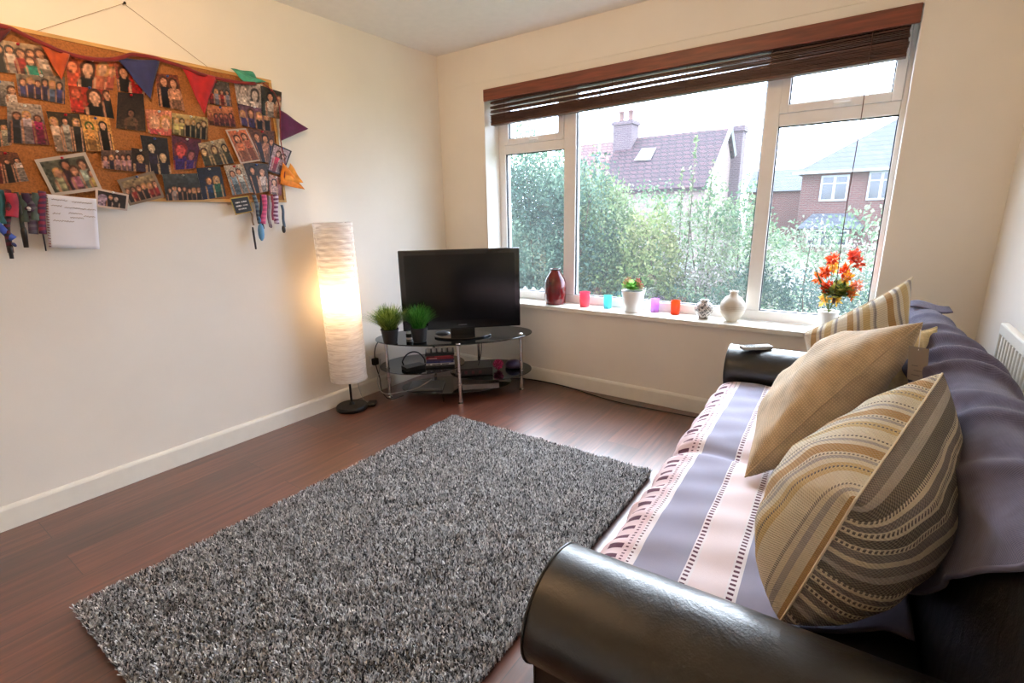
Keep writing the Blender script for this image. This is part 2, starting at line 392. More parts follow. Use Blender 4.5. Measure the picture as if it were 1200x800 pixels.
def scroll(uc):
    """scroll arm: outline in (u, z) swept along the depth"""
    r, rz_, zc = .125, .102, .512; pts = []
    sgn = -1 if uc < 1 else 1      # roll leans outward
    for i in range(29):
        a = math.radians(-50+280*i/28); pts.append((uc+sgn*(-r*math.cos(a)), zc+rz_*math.sin(a)))
    # close down along panel
    lo = [(uc+sgn*.085, .05), (uc-sgn*.115, .05)]
    pts = [pts[0]]+pts[1:]
    first, last = pts[0], pts[-1]
    ring = pts+[(last[0], .30), (uc+sgn*.09, .05), (uc-sgn*.11, .05), (first[0], .30)]
    return ring
def loft(ring, ys, scale, b):
    cx = sum(p[0] for p in ring)/len(ring); cz = .42
    G = [[(cx+(p[0]-cx)*s_, y, cz+(p[1]-cz)*s_) for p in ring] for y, s_ in zip(ys, scale)]
    n = len(ring); b.grid(G, closed=True)
    o = len(b.v)
    b.add(G[0], [tuple(range(n-1, -1, -1))]); b.add(G[-1], [tuple(range(n))])
for uc in (.13, LEN-.13):
    b = MB(SF); ring = scroll(uc)
    loft(ring, [.012, .0, -.004, -.002, .02, .1, .3, .5, .66, .75], [.90, .955, .985, 1.0, 1.0, .995, 1.0, .995, 1.0, .98], b)
    arm = b.build('sofa_arm', LEATH, sofa, smooth=True, angle=.9)
    b = MB(SF); pp = [(p[0], -.004, p[1]) for p in ring]; b.tube(pp+[pp[0]], .003, 6); b.build('arm_piping', LEATH, arm, smooth=True)
    b = MB(SF); u_ = uc
    b.box((u_-.03, .05, 0), (u_+.03, .11, .055)); b.build('sofa_foot', STEEL, sofa)
# backrest: outline in (depth, z) swept along the sofa
BK = [(.58, .30), (.595, .46), (.62, .62), (.635, .72), (.65, .78), (.68, .815), (.715, .822), (.745, .808), (.768, .77), (.776, .70), (.78, .06), (.62, .06)]
def backring(k=1.0, off=0):
    cy, cz = .69, .45
    return [(cy+(y-cy)*k, cz+(z-cz)*k) for y, z in BK]
b = MB(SF); us = [.02, .0, .01, .04, .12, .5, 1.0, 1.5, LEN-.14, LEN-.05, LEN-.015, LEN, LEN-.02]; ks = [.86, .93, .97, .99, 1, 1, 1, 1, 1, .99, .97, .93, .86]
G = [[(u, y, z) for y, z in backring(k)] for u, k in zip(us, ks)]
b.grid(G, closed=True); b.add(G[0], [tuple(range(len(BK)))]); b.add(G[-1], [tuple(range(len(BK)-1, -1, -1))])
b.build('sofa_back', LEATH, sofa, smooth=True, subd=2)

# ---- throws
def cloth_mat(name, base, bands=None, weave=900, rough=.9):
    """bands by UV.y (across), weave bump"""
    m, nt, bs = newmat(name)
    uv = N(nt, 'ShaderNodeUVMap'); sp = N(nt, 'ShaderNodeSeparateXYZ'); L(nt, uv.outputs[0], sp.inputs[0])
    col = None
    nz = N(nt, 'ShaderNodeTexNoise', Scale=30.0, Detail=6.0); L(nt, uv.outputs[0], nz.inputs['Vector'])
    if bands:
        r = ramp(nt, bands, 'CONSTANT'); L(nt, sp.outputs[1], r.inputs[0]); col = r.outputs[0]
    else:
        r = ramp(nt, [(.3, tuple(v*.9 for v in base)), (.7, tuple(min(255, v*1.08) for v in base))]); L(nt, nz.outputs['Fac'], r.inputs[0]); col = r.outputs[0]
    L(nt, col, bs.inputs['Base Color']); bs.inputs['Roughness'].default_value = rough; bs.inputs['Specular IOR Level'].default_value = .2
    bs.inputs['Sheen Weight'].default_value = .15
    w1 = N(nt, 'ShaderNodeTexWave', Scale=weave/6.3); w1.bands_direction = 'X'; L(nt, uv.outputs[0], w1.inputs['Vector'])
    w2 = N(nt, 'ShaderNodeTexWave', Scale=weave/6.3); w2.bands_direction = 'Y'; L(nt, uv.outputs[0], w2.inputs['Vector'])
    ad = N(nt, 'ShaderNodeMath', operation='ADD'); L(nt, w1.outputs['Fac'], ad.inputs[0]); L(nt, w2.outputs['Fac'], ad.inputs[1])
    bp = N(nt, 'ShaderNodeBump', Strength=.3, Distance=.002); L(nt, ad.outputs[0], bp.inputs['Height']); L(nt, bp.outputs[0], bs.inputs['Normal'])
    return m, nt, bs, col, sp, uv
def seat_throw_mat():
    PINK, LAV, WHT, MAR, DL = (232, 208, 214), (160, 160, 184), (240, 232, 236), (96, 52, 74), (92, 86, 108)
    # UV.y in metres from the hem
    st = [(0, PINK), (.212, WHT), (.232, LAV), (.335, WHT), (.355, (242, 226, 230)), (.425, WHT), (.447, LAV), (.56, DL)]
    st = [(p, c) for p, c in st]
    m, nt, bs, col, sp, uv = cloth_mat('striped_throw', (0, 0, 0), st)
    # dashed maroon marks inside the two woven lines and chevrons in the border
    def band(lo, hi):
        a = N(nt, 'ShaderNodeMath', operation='GREATER_THAN'); a.inputs[1].default_value = lo; L(nt, sp.outputs[1], a.inputs[0])
        c = N(nt, 'ShaderNodeMath', operation='LESS_THAN'); c.inputs[1].default_value = hi; L(nt, sp.outputs[1], c.inputs[0])
        x = N(nt, 'ShaderNodeMath', operation='MULTIPLY'); L(nt, a.outputs[0], x.inputs[0]); L(nt, c.outputs[0], x.inputs[1]); return x.outputs[0]
    def dash(freq, thr):
        s_ = N(nt, 'ShaderNodeMath', operation='MULTIPLY'); s_.inputs[1].default_value = freq; L(nt, sp.outputs[0], s_.inputs[0])
        q = N(nt, 'ShaderNodeMath', operation='SINE'); L(nt, s_.outputs[0], q.inputs[0])
        g = N(nt, 'ShaderNodeMath', operation='GREATER_THAN'); g.inputs[1].default_value = thr; L(nt, q.outputs[0], g.inputs[0]); return g.outputs[0]
    def mul(a, b_):
        x = N(nt, 'ShaderNodeMath', operation='MULTIPLY'); L(nt, a, x.inputs[0]); L(nt, b_, x.inputs[1]); return x.outputs[0]
    def mxx(a, b_):
        x = N(nt, 'ShaderNodeMath', operation='MAXIMUM'); L(nt, a, x.inputs[0]); L(nt, b_, x.inputs[1]); return x.outputs[0]
    d = dash(420, .1); d2 = dash(520, .35)
    big = dash(150, .35)
    msk = mxx(mul(band(.339, .350), d), mul(band(.430, .442), d)); msk = mxx(msk, mul(band(.216, .222), d2)); msk = mxx(msk, mul(band(.150, .190), big))
    msk = mxx(msk, mul(band(.198, .205), d2))
    f = N(nt, 'ShaderNodeMixRGB'); f.inputs['Color2'].default_value = (*s2l(MAR), 1); L(nt, msk, f.inputs['Fac']); L(nt, col, f.inputs['Color1']); L(nt, f.outputs[0], bs.inputs['Base Color'])
    return m
STM = seat_throw_mat()
def seat_throw():
    prof = []   # (depth, z) hem at the front, over the nose, back to the backrest
    pts = [(-.028, .30), (-.03, .36), (-.022, .41), (.0, .445), (.035, .464), (.08, .470), (.2, .472), (.35, .470), (.5, .468), (.585, .47)]
    P = np.array(bez([(p[0], 0, p[1]) for p in pts], 8)); d = np.r_[0, np.cumsum(np.linalg.norm(np.diff(P, axis=0), axis=1))]
    nu = 110; G = []; UV = []
    for i in range(nu+1):
        row = []; ur = []
        for k in range(len(P)):
            u = .272+(LEN-.544-.16*max(0, min(1, (d[k]-.45)/.25)))*i/nu; gap = math.exp(-((u-1.03)/.035)**2)
            y, z = P[k][0], P[k][2]; t = d[k]/d[-1]; w = min(1, max(0, (d[k]-.1)/.08))
            z += w*(.004*math.sin(u*9+y*5)+.0025*math.sin(u*23-y*31)+.002*math.sin(u*47+y*17)) - gap*.022*min(1, w+.3)+.006
            yy = y+(1-w)*(.006*math.sin(u*26)+.004*math.sin(u*61))-gap*.0
            # gathered folds along the nose of the seat
            nose = math.exp(-((d[k]-.15)/.05)**2); z += nose*.004*math.sin(u*95+3*math.sin(u*7)); yy -= nose*.003*math.sin(u*95)
            row.append((u, yy, z)); ur.append((u, d[k]))
        G.append(row); UV.append(ur)
    b = MB(SF); b.grid(G, uv=UV); o = b.build('seat_throw', STM, smooth=True, solid=.004)
    tag(o, 'pale pink and lavender striped throw spread over the sofa seat', 'throw')
    # knotted fringe hanging from the hem
    f = MB(SF)
    for i in range(0, nu+1):
        u, y, z = G[i][0]; j = random.uniform(-.006, .006)
        f.tube([(u, y, z), (u+j*.5, y-.004, z-.02), (u+j, y-.003, z-.055-random.uniform(0, .015))], [.003, .0024, .0012], 5)
    f.build('fringe', mat('fringe_yarn', (214, 186, 192), .9, noise=.2, nscale=60), o, smooth=True)
seat_throw()
DKT, nt_, bs_, col_, sp_, uv_ = cloth_mat('purple_grey_throw', (86, 82, 104), None, 560)
def back_throw():
    pts = [(.570, .48), (.590, .53), (.611, .62), (.626, .72), (.640, .785), (.672, .826), (.712, .835), (.752, .822), (.778, .78), (.789, .72), (.794, .65), (.795, .56)]
    P = np.array(bez([(p[0], 0, p[1]) for p in pts], 8)); d = np.r_[0, np.cumsum(np.linalg.norm(np.diff(P, axis=0), axis=1))]
    Nn = []
    for k in range(len(P)):
        t = P[min(k+1, len(P)-1)]-P[max(k-1, 0)]; n = np.array([-t[2], 0, t[0]]); Nn.append(n/np.linalg.norm(n))
    nu = 200; G = []; UV = []
    for i in range(nu+1):
        row = []; ur = []
        for k in range(len(P)):
            y, z = P[k][0], P[k][2]; s_ = d[k]; u = -.012+(LEN-.20-.34*max(0, 1-s_/.34))*i/nu+.012*math.sin(s_*23)*(i/nu)
            def fold(c, slope, w, h, a0=0, a1=1):
                q = (u-c-slope*(s_-.25)); e = max(0., min(1., (s_-a0)/.08))*max(0., min(1., (a1-s_)/.08))
                return h*math.exp(-(q/w)**2)*e
            h = .006+.002*math.sin(u*17+s_*9)+.0015*math.sin(u*41-s_*23)
            h += fold(.55, .9, .035, .026)+fold(.70, 1.2, .03, .030)+fold(.86, 1.0, .028, .022)+fold(.38, .5, .03, .014)+fold(1.06, 1.4, .04, .020)+fold(1.25, .8, .03, .014)+fold(1.45, 1.2, .03, .016)+fold(.2, .3, .03, .01)
            h += .010*math.exp(-((s_-.12-.05*math.sin(u*5))/.02)**2)+.008*math.exp(-((s_-.30-.03*math.sin(u*7+1))/.015)**2)
            h *= (1-.6*max(0, min(1, (s_-.42)/.08)))
            n = Nn[k]; row.append((u, y+n[0]*h, z+n[2]*h)); ur.append((u, s_))
        G.append(row); UV.append(ur)
    b = MB(SF); b.grid(G, uv=UV); o = b.build('back_throw', DKT, smooth=True, solid=.005)
    tag(o, 'dark purple grey woven throw rumpled over the sofa backrest', 'throw')
    b = MB(SF); b.tube([tuple(np.array(q)+(.0, 0, .002)) for q in G[-1]], .005, 6)
    b.build('hem', DKT, o, smooth=True)
    # turned-up corner at the far end
    b = MB(SF); R = []
    for i in range(9):
        r_ = []
        for j in range(9):
            a, c_ = i/8, j/8
            r_.append((-.03+.10*a, .655+.135*c_, .842+.010*math.sin(c_*5+1)+.012*(1-a)*math.sin(c_*PI)-.004*a))
        R.append(r_)
    b.grid(R, uv=[[(q[0], q[1]) for q in r_] for r_ in R]); b.build('turned_corner', DKT, o, smooth=True, solid=.006)
back_throw()

# ---- cushions
def stripe_mat(name, stops, rep=2.0, rowf=75, dark=(70, 66, 74), dots=((.12, .15), (.55, .58), (.8, .83)), swap=False):
    m, nt, bs = newmat(name)
    uv = N(nt, 'ShaderNodeUVMap'); sp = N(nt, 'ShaderNodeSeparateXYZ'); L(nt, uv.outputs[0], sp.inputs[0])
    U, Vv = (sp.outputs[1], sp.outputs[0]) if swap else (sp.outputs[0], sp.outputs[1])
    mu = N(nt, 'ShaderNodeMath', operation='MULTIPLY'); mu.inputs[1].default_value = rep; L(nt, U, mu.inputs[0])
    fr = N(nt, 'ShaderNodeMath', operation='FRACT'); L(nt, mu.outputs[0], fr.inputs[0])
    r = ramp(nt, stops, 'CONSTANT'); L(nt, fr.outputs[0], r.inputs[0])
    def sine(src, f, ph=0):
        a = N(nt, 'ShaderNodeMath', operation='MULTIPLY_ADD'); a.inputs[1].default_value = f; a.inputs[2].default_value = ph; L(nt, src, a.inputs[0])
        s_ = N(nt, 'ShaderNodeMath', operation='SINE'); L(nt, a.outputs[0], s_.inputs[0]); return s_.outputs[0]
    rows = sine(Vv, rowf*6.283); cols = sine(U, rowf*6.283*.8)
    # woven dots
    msk = None
    for lo, hi in dots:
        a = N(nt, 'ShaderNodeMath', operation='GREATER_THAN'); a.inputs[1].default_value = lo; L(nt, fr.outputs[0], a.inputs[0])
        c = N(nt, 'ShaderNodeMath', operation='LESS_THAN'); c.inputs[1].default_value = hi; L(nt, fr.outputs[0], c.inputs[0])
        x = N(nt, 'ShaderNodeMath', operation='MULTIPLY'); L(nt, a.outputs[0], x.inputs[0]); L(nt, c.outputs[0], x.inputs[1])
        if msk is None: msk = x.outputs[0]
        else:
            y = N(nt, 'ShaderNodeMath', operation='MAXIMUM'); L(nt, msk, y.inputs[0]); L(nt, x.outputs[0], y.inputs[1]); msk = y.outputs[0]
    g = N(nt, 'ShaderNodeMath', operation='GREATER_THAN'); g.inputs[1].default_value = -.1; L(nt, rows, g.inputs[0])
    x = N(nt, 'ShaderNodeMath', operation='MULTIPLY'); L(nt, g.outputs[0], x.inputs[0]); L(nt, msk, x.inputs[1])
    mx = N(nt, 'ShaderNodeMixRGB'); mx.inputs['Color2'].default_value = (*s2l(dark), 1); L(nt, x.outputs[0], mx.inputs['Fac']); L(nt, r.outputs[0], mx.inputs['Color1'])
    # knots lighten the yarn
    mul = N(nt, 'ShaderNodeMath', operation='MULTIPLY'); L(nt, rows, mul.inputs[0]); L(nt, cols, mul.inputs[1])
    mr = N(nt, 'ShaderNodeMapRange'); mr.inputs['From Min'].default_value = -1; mr.inputs['To Min'].default_value = .0; mr.inputs['To Max'].default_value = .35; L(nt, mul.outputs[0], mr.inputs['Value'])
    m2 = N(nt, 'ShaderNodeMixRGB'); m2.inputs['Color2'].default_value = (*s2l((226, 214, 190)), 1); L(nt, mr.outputs[0], m2.inputs['Fac']); L(nt, mx.outputs[0], m2.inputs['Color1'])
    L(nt, m2.outputs[0], bs.inputs['Base Color']); bs.inputs['Roughness'].default_value = .9; bs.inputs['Specular IOR Level'].default_value = .15; bs.inputs['Sheen Weight'].default_value = .2
    bp = N(nt, 'ShaderNodeBump', Strength=.6, Distance=.004); L(nt, mul.outputs[0], bp.inputs['Height']); L(nt, bp.outputs[0], bs.inputs['Normal'])
    return m
CR, YE, OC, LG, DG, CH = (232, 222, 200), (212, 184, 122), (184, 138, 70), (176, 170, 168), (110, 104, 108), (66, 62, 66)
STR_Y = stripe_mat('cushion_yellow_face', [(0, CR), (.1, CR), (.2, LG), (.26, CR), (.34, OC), (.52, CR), (.6, LG), (.66, CR), (.74, YE), (.9, CR)], 3.4)
STR_G = stripe_mat('cushion_grey_face', [(0, DG), (.12, LG), (.2, CH), (.34, CR), (.42, DG), (.5, CR), (.6, CH), (.72, CR), (.8, DG), (.92, CR)], 2.6, dots=((.34, .38), (.52, .57), (.74, .79)), swap=True)
STR_B = stripe_mat('cushion_mixed_face', [(0, CR), (.12, LG), (.2, CR), (.28, YE), (.46, CR), (.54, LG), (.62, CR), (.7, OC), (.86, CR)], 3.2, dots=((.14, .17), (.56, .59)))
def burlap(name, rgb):
    m, nt, bs = newmat(name); uv = N(nt, 'ShaderNodeUVMap')
    w1 = N(nt, 'ShaderNodeTexWave', Scale=26.0, Distortion=2.0); w1.inputs['Detail Scale'].default_value = 6; w1.bands_direction = 'X'; L(nt, uv.outputs[0], w1.inputs['Vector'])
    w2 = N(nt, 'ShaderNodeTexWave', Scale=26.0, Distortion=2.0); w2.inputs['Detail Scale'].default_value = 6; w2.bands_direction = 'Y'; L(nt, uv.outputs[0], w2.inputs['Vector'])
    ad = N(nt, 'ShaderNodeMath', operation='MULTIPLY'); L(nt, w1.outputs['Fac'], ad.inputs[0]); L(nt, w2.outputs['Fac'], ad.inputs[1])
    nz = N(nt, 'ShaderNodeTexNoise', Scale=7.0, Detail=8.0); L(nt, uv.outputs[0], nz.inputs['Vector'])
    a2 = N(nt, 'ShaderNodeMath', operation='MULTIPLY_ADD'); a2.inputs[1].default_value = .35; L(nt, ad.outputs[0], a2.inputs[0]); L(nt, nz.outputs['Fac'], a2.inputs[2])
    r = ramp(nt, [(.35, tuple(v*.82 for v in rgb)), (.85, tuple(min(255, v*1.12) for v in rgb))]); L(nt, a2.outputs[0], r.inputs[0]); L(nt, r.outputs[0], bs.inputs['Base Color'])
    bs.inputs['Roughness'].default_value = .85; bs.inputs['Specular IOR Level'].default_value = .2; bs.inputs['Sheen Weight'].default_value = .2
    bp = N(nt, 'ShaderNodeBump', Strength=.3, Distance=.003); L(nt, ad.outputs[0], bp.inputs['Height']); L(nt, bp.outputs[0], bs.inputs['Normal'])
    return m
BUR = burlap('tan_linen', (196, 172, 138)); CREAM = burlap('cream_linen', (226, 208, 160))
def pillow(name, A, B, C, D, t0, t1, mats, label, pull=.06, wr=.006, seed=1, skew=0, pow_=.38):
    """cushion: corners A B C D in order; t0/t1 half thickness on the two sides; one mesh, two faces, piping child"""
    A, B, C, D = [np.array(q, float) for q in (A, B, C, D)]
    n0 = np.cross(C-A, B-D); n0 /= np.linalg.norm(n0)
    n = 28; rs = random.Random(seed); ph = [rs.uniform(0, 6) for _ in range(8)]
    cen = (A+B+C+D)/4
    def base(u, v):
        # u, v in -1..1; edges sag inwards between corners
        su, sv = u*(1-pull*(1-v*v)*abs(u)**3), v*(1-pull*(1-u*u)*abs(v)**3)
        a, c_ = (su+1)/2, (sv+1)/2
        return (A*(1-a)+B*a)*(1-c_)+(D*(1-a)+C*a)*c_
    def face(sgn, t):
        G = []; UV = []
        for i in range(n+1):
            # denser near edges
            u = math.sin(PI/2*(2*i/n-1)); row = []; ur = []
            for j in range(n+1):
                v = math.sin(PI/2*(2*j/n-1)); e = max(0, (1-u*u))*max(0, (1-v*v))
                h = t*e**pow_*(1+skew*(u+v)/2)
                h += wr*min(1, e*4)*(math.sin(u*5+v*3+ph[0])+.8*math.sin(v*7-u*4+ph[1])+.5*math.sin(u*13+v*9+ph[2]))
                # pulls running in from corners
                q = abs(abs(u)-abs(v)); rr = max(abs(u), abs(v))
                h -= .14*t*math.exp(-(q/.18)**2)*max(0, rr-.45)*e**.3
                p = base(u, v)+n0*sgn*h; row.append(p); ur.append(((u+1)/2, (v+1)/2))
            G.append(row); UV.append(ur)
        A_ = np.array(G); du = np.linalg.norm(np.diff(A_, axis=0), axis=2); dv = np.linalg.norm(np.diff(A_, axis=1), axis=2)
        cu = np.vstack([np.zeros((1, n+1)), np.cumsum(du, 0)]); cv = np.hstack([np.zeros((n+1, 1)), np.cumsum(dv, 1)])
        cu = cu/cu[-1:]; cv = cv/cv[:, -1:]
        UV = [[(float(cu[i, j]), float(cv[i, j])) for j in range(n+1)] for i in range(n+1)]
        return G, UV
    b = MB(); G, UV = face(1, t0); b.grid([r[::-1] for r in G], 0, uv=[r[::-1] for r in UV]); G2, UV2 = face(-1, t1); b.grid(G2, 1, uv=UV2)
    o = b.build(name, mats, smooth=True)
    edge = [G[i][0] for i in range(n+1)]+[G[n][j] for j in range(1, n+1)]+[G[i][n] for i in range(n-1, -1, -1)]+[G[0][j] for j in range(n-1, -1, -1)]
    e = MB(); e.tube([tuple(q) for q in edge], .0022, 6, cap=False); e.build('seam_piping', mats[0], o, smooth=True)
    tag(o, label, 'cushion')
    return o
# front striped cushion
T_, N_, B_ = np.array((2.985, -1.72, .90)), np.array((2.855, -2.17, .79)), np.array((2.775, -2.16, .50)); F_ = np.array((2.93, -1.66, .55))
pillow('striped_cushion', T_, N_, B_, F_, .15, .135, (STR_Y, STR_G), 'knitted cream, ochre and charcoal striped cushion nearest the front arm of the sofa', seed=3, skew=.3, wr=.004, pull=.03)
# tan cushion with a swing tag
pc = pillow('linen_cushion', (2.975, -1.30, .93), (2.615, -1.62, .49), (2.60, -1.06, .52), (2.79, -.95, .79), .085, .13, (BUR, BUR), 'plain tan linen cushion in the middle of the sofa with a grey swing tag', seed=5, pull=.12, wr=.005)
# back striped cushion
pillow('striped_cushion', (2.975, -.74, .995), (2.655, -.78, .75), (2.70, -.80, .52), (3.02, -.76, .60), .12, .10, (STR_B, STR_B), 'cream, yellow and grey striped cushion propped against the window end of the sofa', seed=8)
pillow('cream_cushion', (3.035, -1.05, .875), (2.93, -1.12, .86), (2.93, -1.15, .56), (3.02, -1.08, .56), .05, .05, (CREAM, CREAM), 'small pale cream cushion peeping out behind the tan linen cushion', seed=9, wr=.003)
# swing tag
tp = at(1, -1.34, 1068, 385); 
tl, tr, bl_, br_ = [at(1, -1.36, *q) for q in ((1065, 405), (1089, 409), (1086, 449), (1063, 444))]
b = MB(); off = np.array((0, .0025, 0)); vs = [tl, tr, br_, bl_]; vs = [tl, tr, bl_, br_]
b.add([tuple(q) for q in (tl, tr, bl_, br_)]+[tuple(q+off) for q in (tl, tr, bl_, br_)], [(0, 3, 2, 1), (4, 5, 6, 7), (0, 1, 5, 4), (1, 2, 6, 5), (2, 3, 7, 6), (3, 0, 4, 7)])
sw = b.build('swing_tag', mat('tag_card', (142, 128, 112), .7), pc); sw['label'] = 'grey card swing tag'
b = MB(); b.tube([tuple((tl+tr)/2+np.array((0, -.001, -.008))), tuple(at(1, -1.33, 1079, 386))], .0012, 5); b.build('tag_string', mat('white_thread', (235, 230, 220), .8), pc)
b = MB(); 
for k in range(3):
    a0 = tl*(1-.18)+bl_*0; 
    q0 = tl+(bl_-(tl))*0; 
for k, (s0, s1) in enumerate(((.2, .5), (.3, .7), (.2, .6))):
    t = .55+.14*k; L0, R0 = tl*(1-t)+br_*t, tr*(1-t)+bl_*t
    p0, p1 = L0*(1-s0)+R0*s0, L0*(1-s1)+R0*s1; e_ = np.array((0, -.0012, 0))
    b.tube([tuple(p0+e_), tuple(p1+e_)], .0008, 4)
b.build('tag_print', mat('tag_print', (90, 80, 70), .7), sw)

# remote control on the far arm
rc = at(2, .617, 886, 408)
ang = math.radians(38); RF = Fr((rc[0], rc[1], .6135), (math.cos(ang), math.sin(ang), 0), (-math.sin(ang), math.cos(ang), 0))
rem = thing('remote_control', tuple(RF((0, 0, 0))), 'slim silver grey remote control lying on the far sofa arm', 'remote control')
b = MB(RF); b.box((-.07, -.022, 0), (.07, .022, .017)); b.build('remote_body', mat('silver_plastic', (150, 146, 140), .35, noise=.03), rem, bevel=.005, smooth=False)
b = MB(RF)
for i in range(8):
    for j in range(3): b.box((-.055+i*.012, -.014+j*.011, .017), (-.048+i*.012, -.008+j*.011, .0185))
b.build('remote_buttons', BLACKP, rem)

# ------------------------------------------------------------------ radiator
RADM = mat('radiator_enamel', (238, 236, 226), .35)
rad = thing('radiator', (3.24, -1.55, .25), 'white ribbed radiator on the right wall behind the sofa', 'radiator')
ry_0, ry_1, rz0, rz1 = -.80, -2.3, .25, .865
b = MB(); b.box((3.222, ry_1, rz1-.04), (3.244, ry_0, rz1)); b.box((3.222, ry_1, rz0), (3.244, ry_0, rz0+.05)); b.box((3.222, ry_0-.018, rz0), (3.244, ry_0, rz1)); b.build('radiator_frame', RADM, rad, bevel=.006)
k = 0; y = ry_0-.04
while y > ry_1+.03:
    b = MB(); b.box((3.224, y-.019, rz0+.045), (3.240, y, rz1-.038)); b.build('radiator_rib', RADM, rad, bevel=.004); y -= .038
b = MB(); b.box((3.262, ry_1+.02, rz0+.02), (3.274, ry_0-.02, rz1-.03)); b.build('radiator_back_panel', mat('radiator_back', (168, 162, 150), .5), rad)
b = MB()
for yy in (-1.1, -2.0): b = MB(); b.box((3.242, yy-.02, .5), (3.296, yy+.02, .75)); b.build('wall_bracket', RADM, rad)
for yy in (ry_0-.03, ry_1+.03): b = MB(); b.tube([(3.25, yy, rz0), (3.25, yy, .0)], .008, 8); b.build('radiator_pipe', CHROME, rad, smooth=True)

# ------------------------------------------------------------------ television stand
dX, dY = np.array((.727, .687)), np.array((.687, -.727))      # along the stand, and out of the corner
def SFr(c, z=0): return Fr((c[0], c[1], z), (dX[0], dX[1], 0), (dY[0], dY[1], 0))
SC = (.505, -.505); ST = SFr(SC)
GLB = mat('black_glass', (10, 12, 14), .06, spec=.8)
stand = thing('tv_stand', (SC[0], SC[1], 0), 'oval black glass corner stand with chrome legs under the television', 'tv stand')
def oval(a, b_, c=(0, 0), n=48, a0=0, a1=2*PI, flat=None):
    out = []
    for i in range(n):
        t = a0+(a1-a0)*i/n; x, y = c[0]+a*math.cos(t), c[1]+b_*math.sin(t)
        if flat is not None: y = max(y, flat)
        out.append((x, y))
    return out
b = MB(ST); b.prism(oval(.555, .285, (.0, .0)), .414, .422); b.build('glass_top', GLB, stand, bevel=.002)
b = MB(ST); b.prism(oval(.30, .25, (-.24, -.01)), .214, .220); b.build('glass_shelf', GLB, stand, bevel=.002)
b = MB(ST); b.prism(oval(.30, .25, (.25, -.01)), .139, .145); b.build('glass_shelf', GLB, stand, bevel=.002)
b = MB(ST); b.prism(oval(.40, .20, (0, -.01)), .044, .050); b.build('glass_shelf', GLB, stand, bevel=.002)
def inv(x, y): 
    v = np.array((x-SC[0], y-SC[1])); return (v@dX, v@dY)
for (x, y) in ((.195, -.875), (.699, -.697), (.895, -.245)):
    l, w = inv(x, y); b = MB(ST)
    b.lathe((l, w, 0), [(.018, 0), (.018, .008), (.011, .012), (.011, .132), (.015, .134), (.015, .150), (.011, .152), (.011, .207), (.015, .209), (.015, .225), (.011, .227), (.011, .40), (.019, .404), (.019, .414)], 20)
    lg = b.build('stand_leg', CHROME, stand, smooth=True, angle=.6)
    b = MB(ST); b.lathe((l, w, .422), [(.016, 0), (.016, .004), (.012, .0055), (0, .0055)], 20, cap=False); b.build('leg_cap', CHROME, lg, smooth=True)
for (l, w) in ((-.16, -.235), (.18, -.235)):
    b = MB(ST); b.lathe((l, w, 0), [(.018, 0), (.018, .008), (.011, .012), (.011, .404), (.019, .408), (.019, .414)], 20); b.build('stand_leg', CHROME, stand, smooth=True, angle=.6)

# television
TVF = Fr((.590, -.515, 0), (dX[0], dX[1], 0), (dY[0], dY[1], 0))
tvt = thing('television', tuple(TVF((0, -.02, .423))), 'black flat screen television on an oval foot, on the glass corner stand', 'television')
w2, z0, z1 = .408, .478, 1.024
GB = mat('gloss_black', (8, 8, 9), .12, spec=.6, coat=.3)
b = MB(TVF); b.box((-w2, -.035, z0), (w2, .0, z1)); tvo = b.build('tv_body', GB, tvt, bevel=.006)
b = MB(TVF); b.box((-w2+.12, -.085, z0+.06), (w2-.12, -.035, z1-.08)); b.build('tv_back', BLACKP, tvt, bevel=.02)
SCR = mat('dark_screen', (7, 7, 9), .16, spec=.5)
b = MB(TVF); b.box((-w2+.036, -.001, z0+.062), (w2-.036, .0018, z1-.034)); b.build('tv_screen', SCR, tvt)
b = MB(TVF); b.box((-.03, .0, z0+.026), (.03, .0015, z0+.031)); b.build('tv_logo', mat('logo_silver', (120, 120, 122), .3, metal=.6), tvo)
b = MB(TVF); b.box((-.085, -.05, .432), (.085, -.015, z0+.02)); b.build('tv_neck', GB, tvt, bevel=.006)
b = MB(TVF); b.prism(oval(.20, .115, (0, -.01)), .4235, .434); b.build('tv_foot', GB, tvt, bevel=.004)

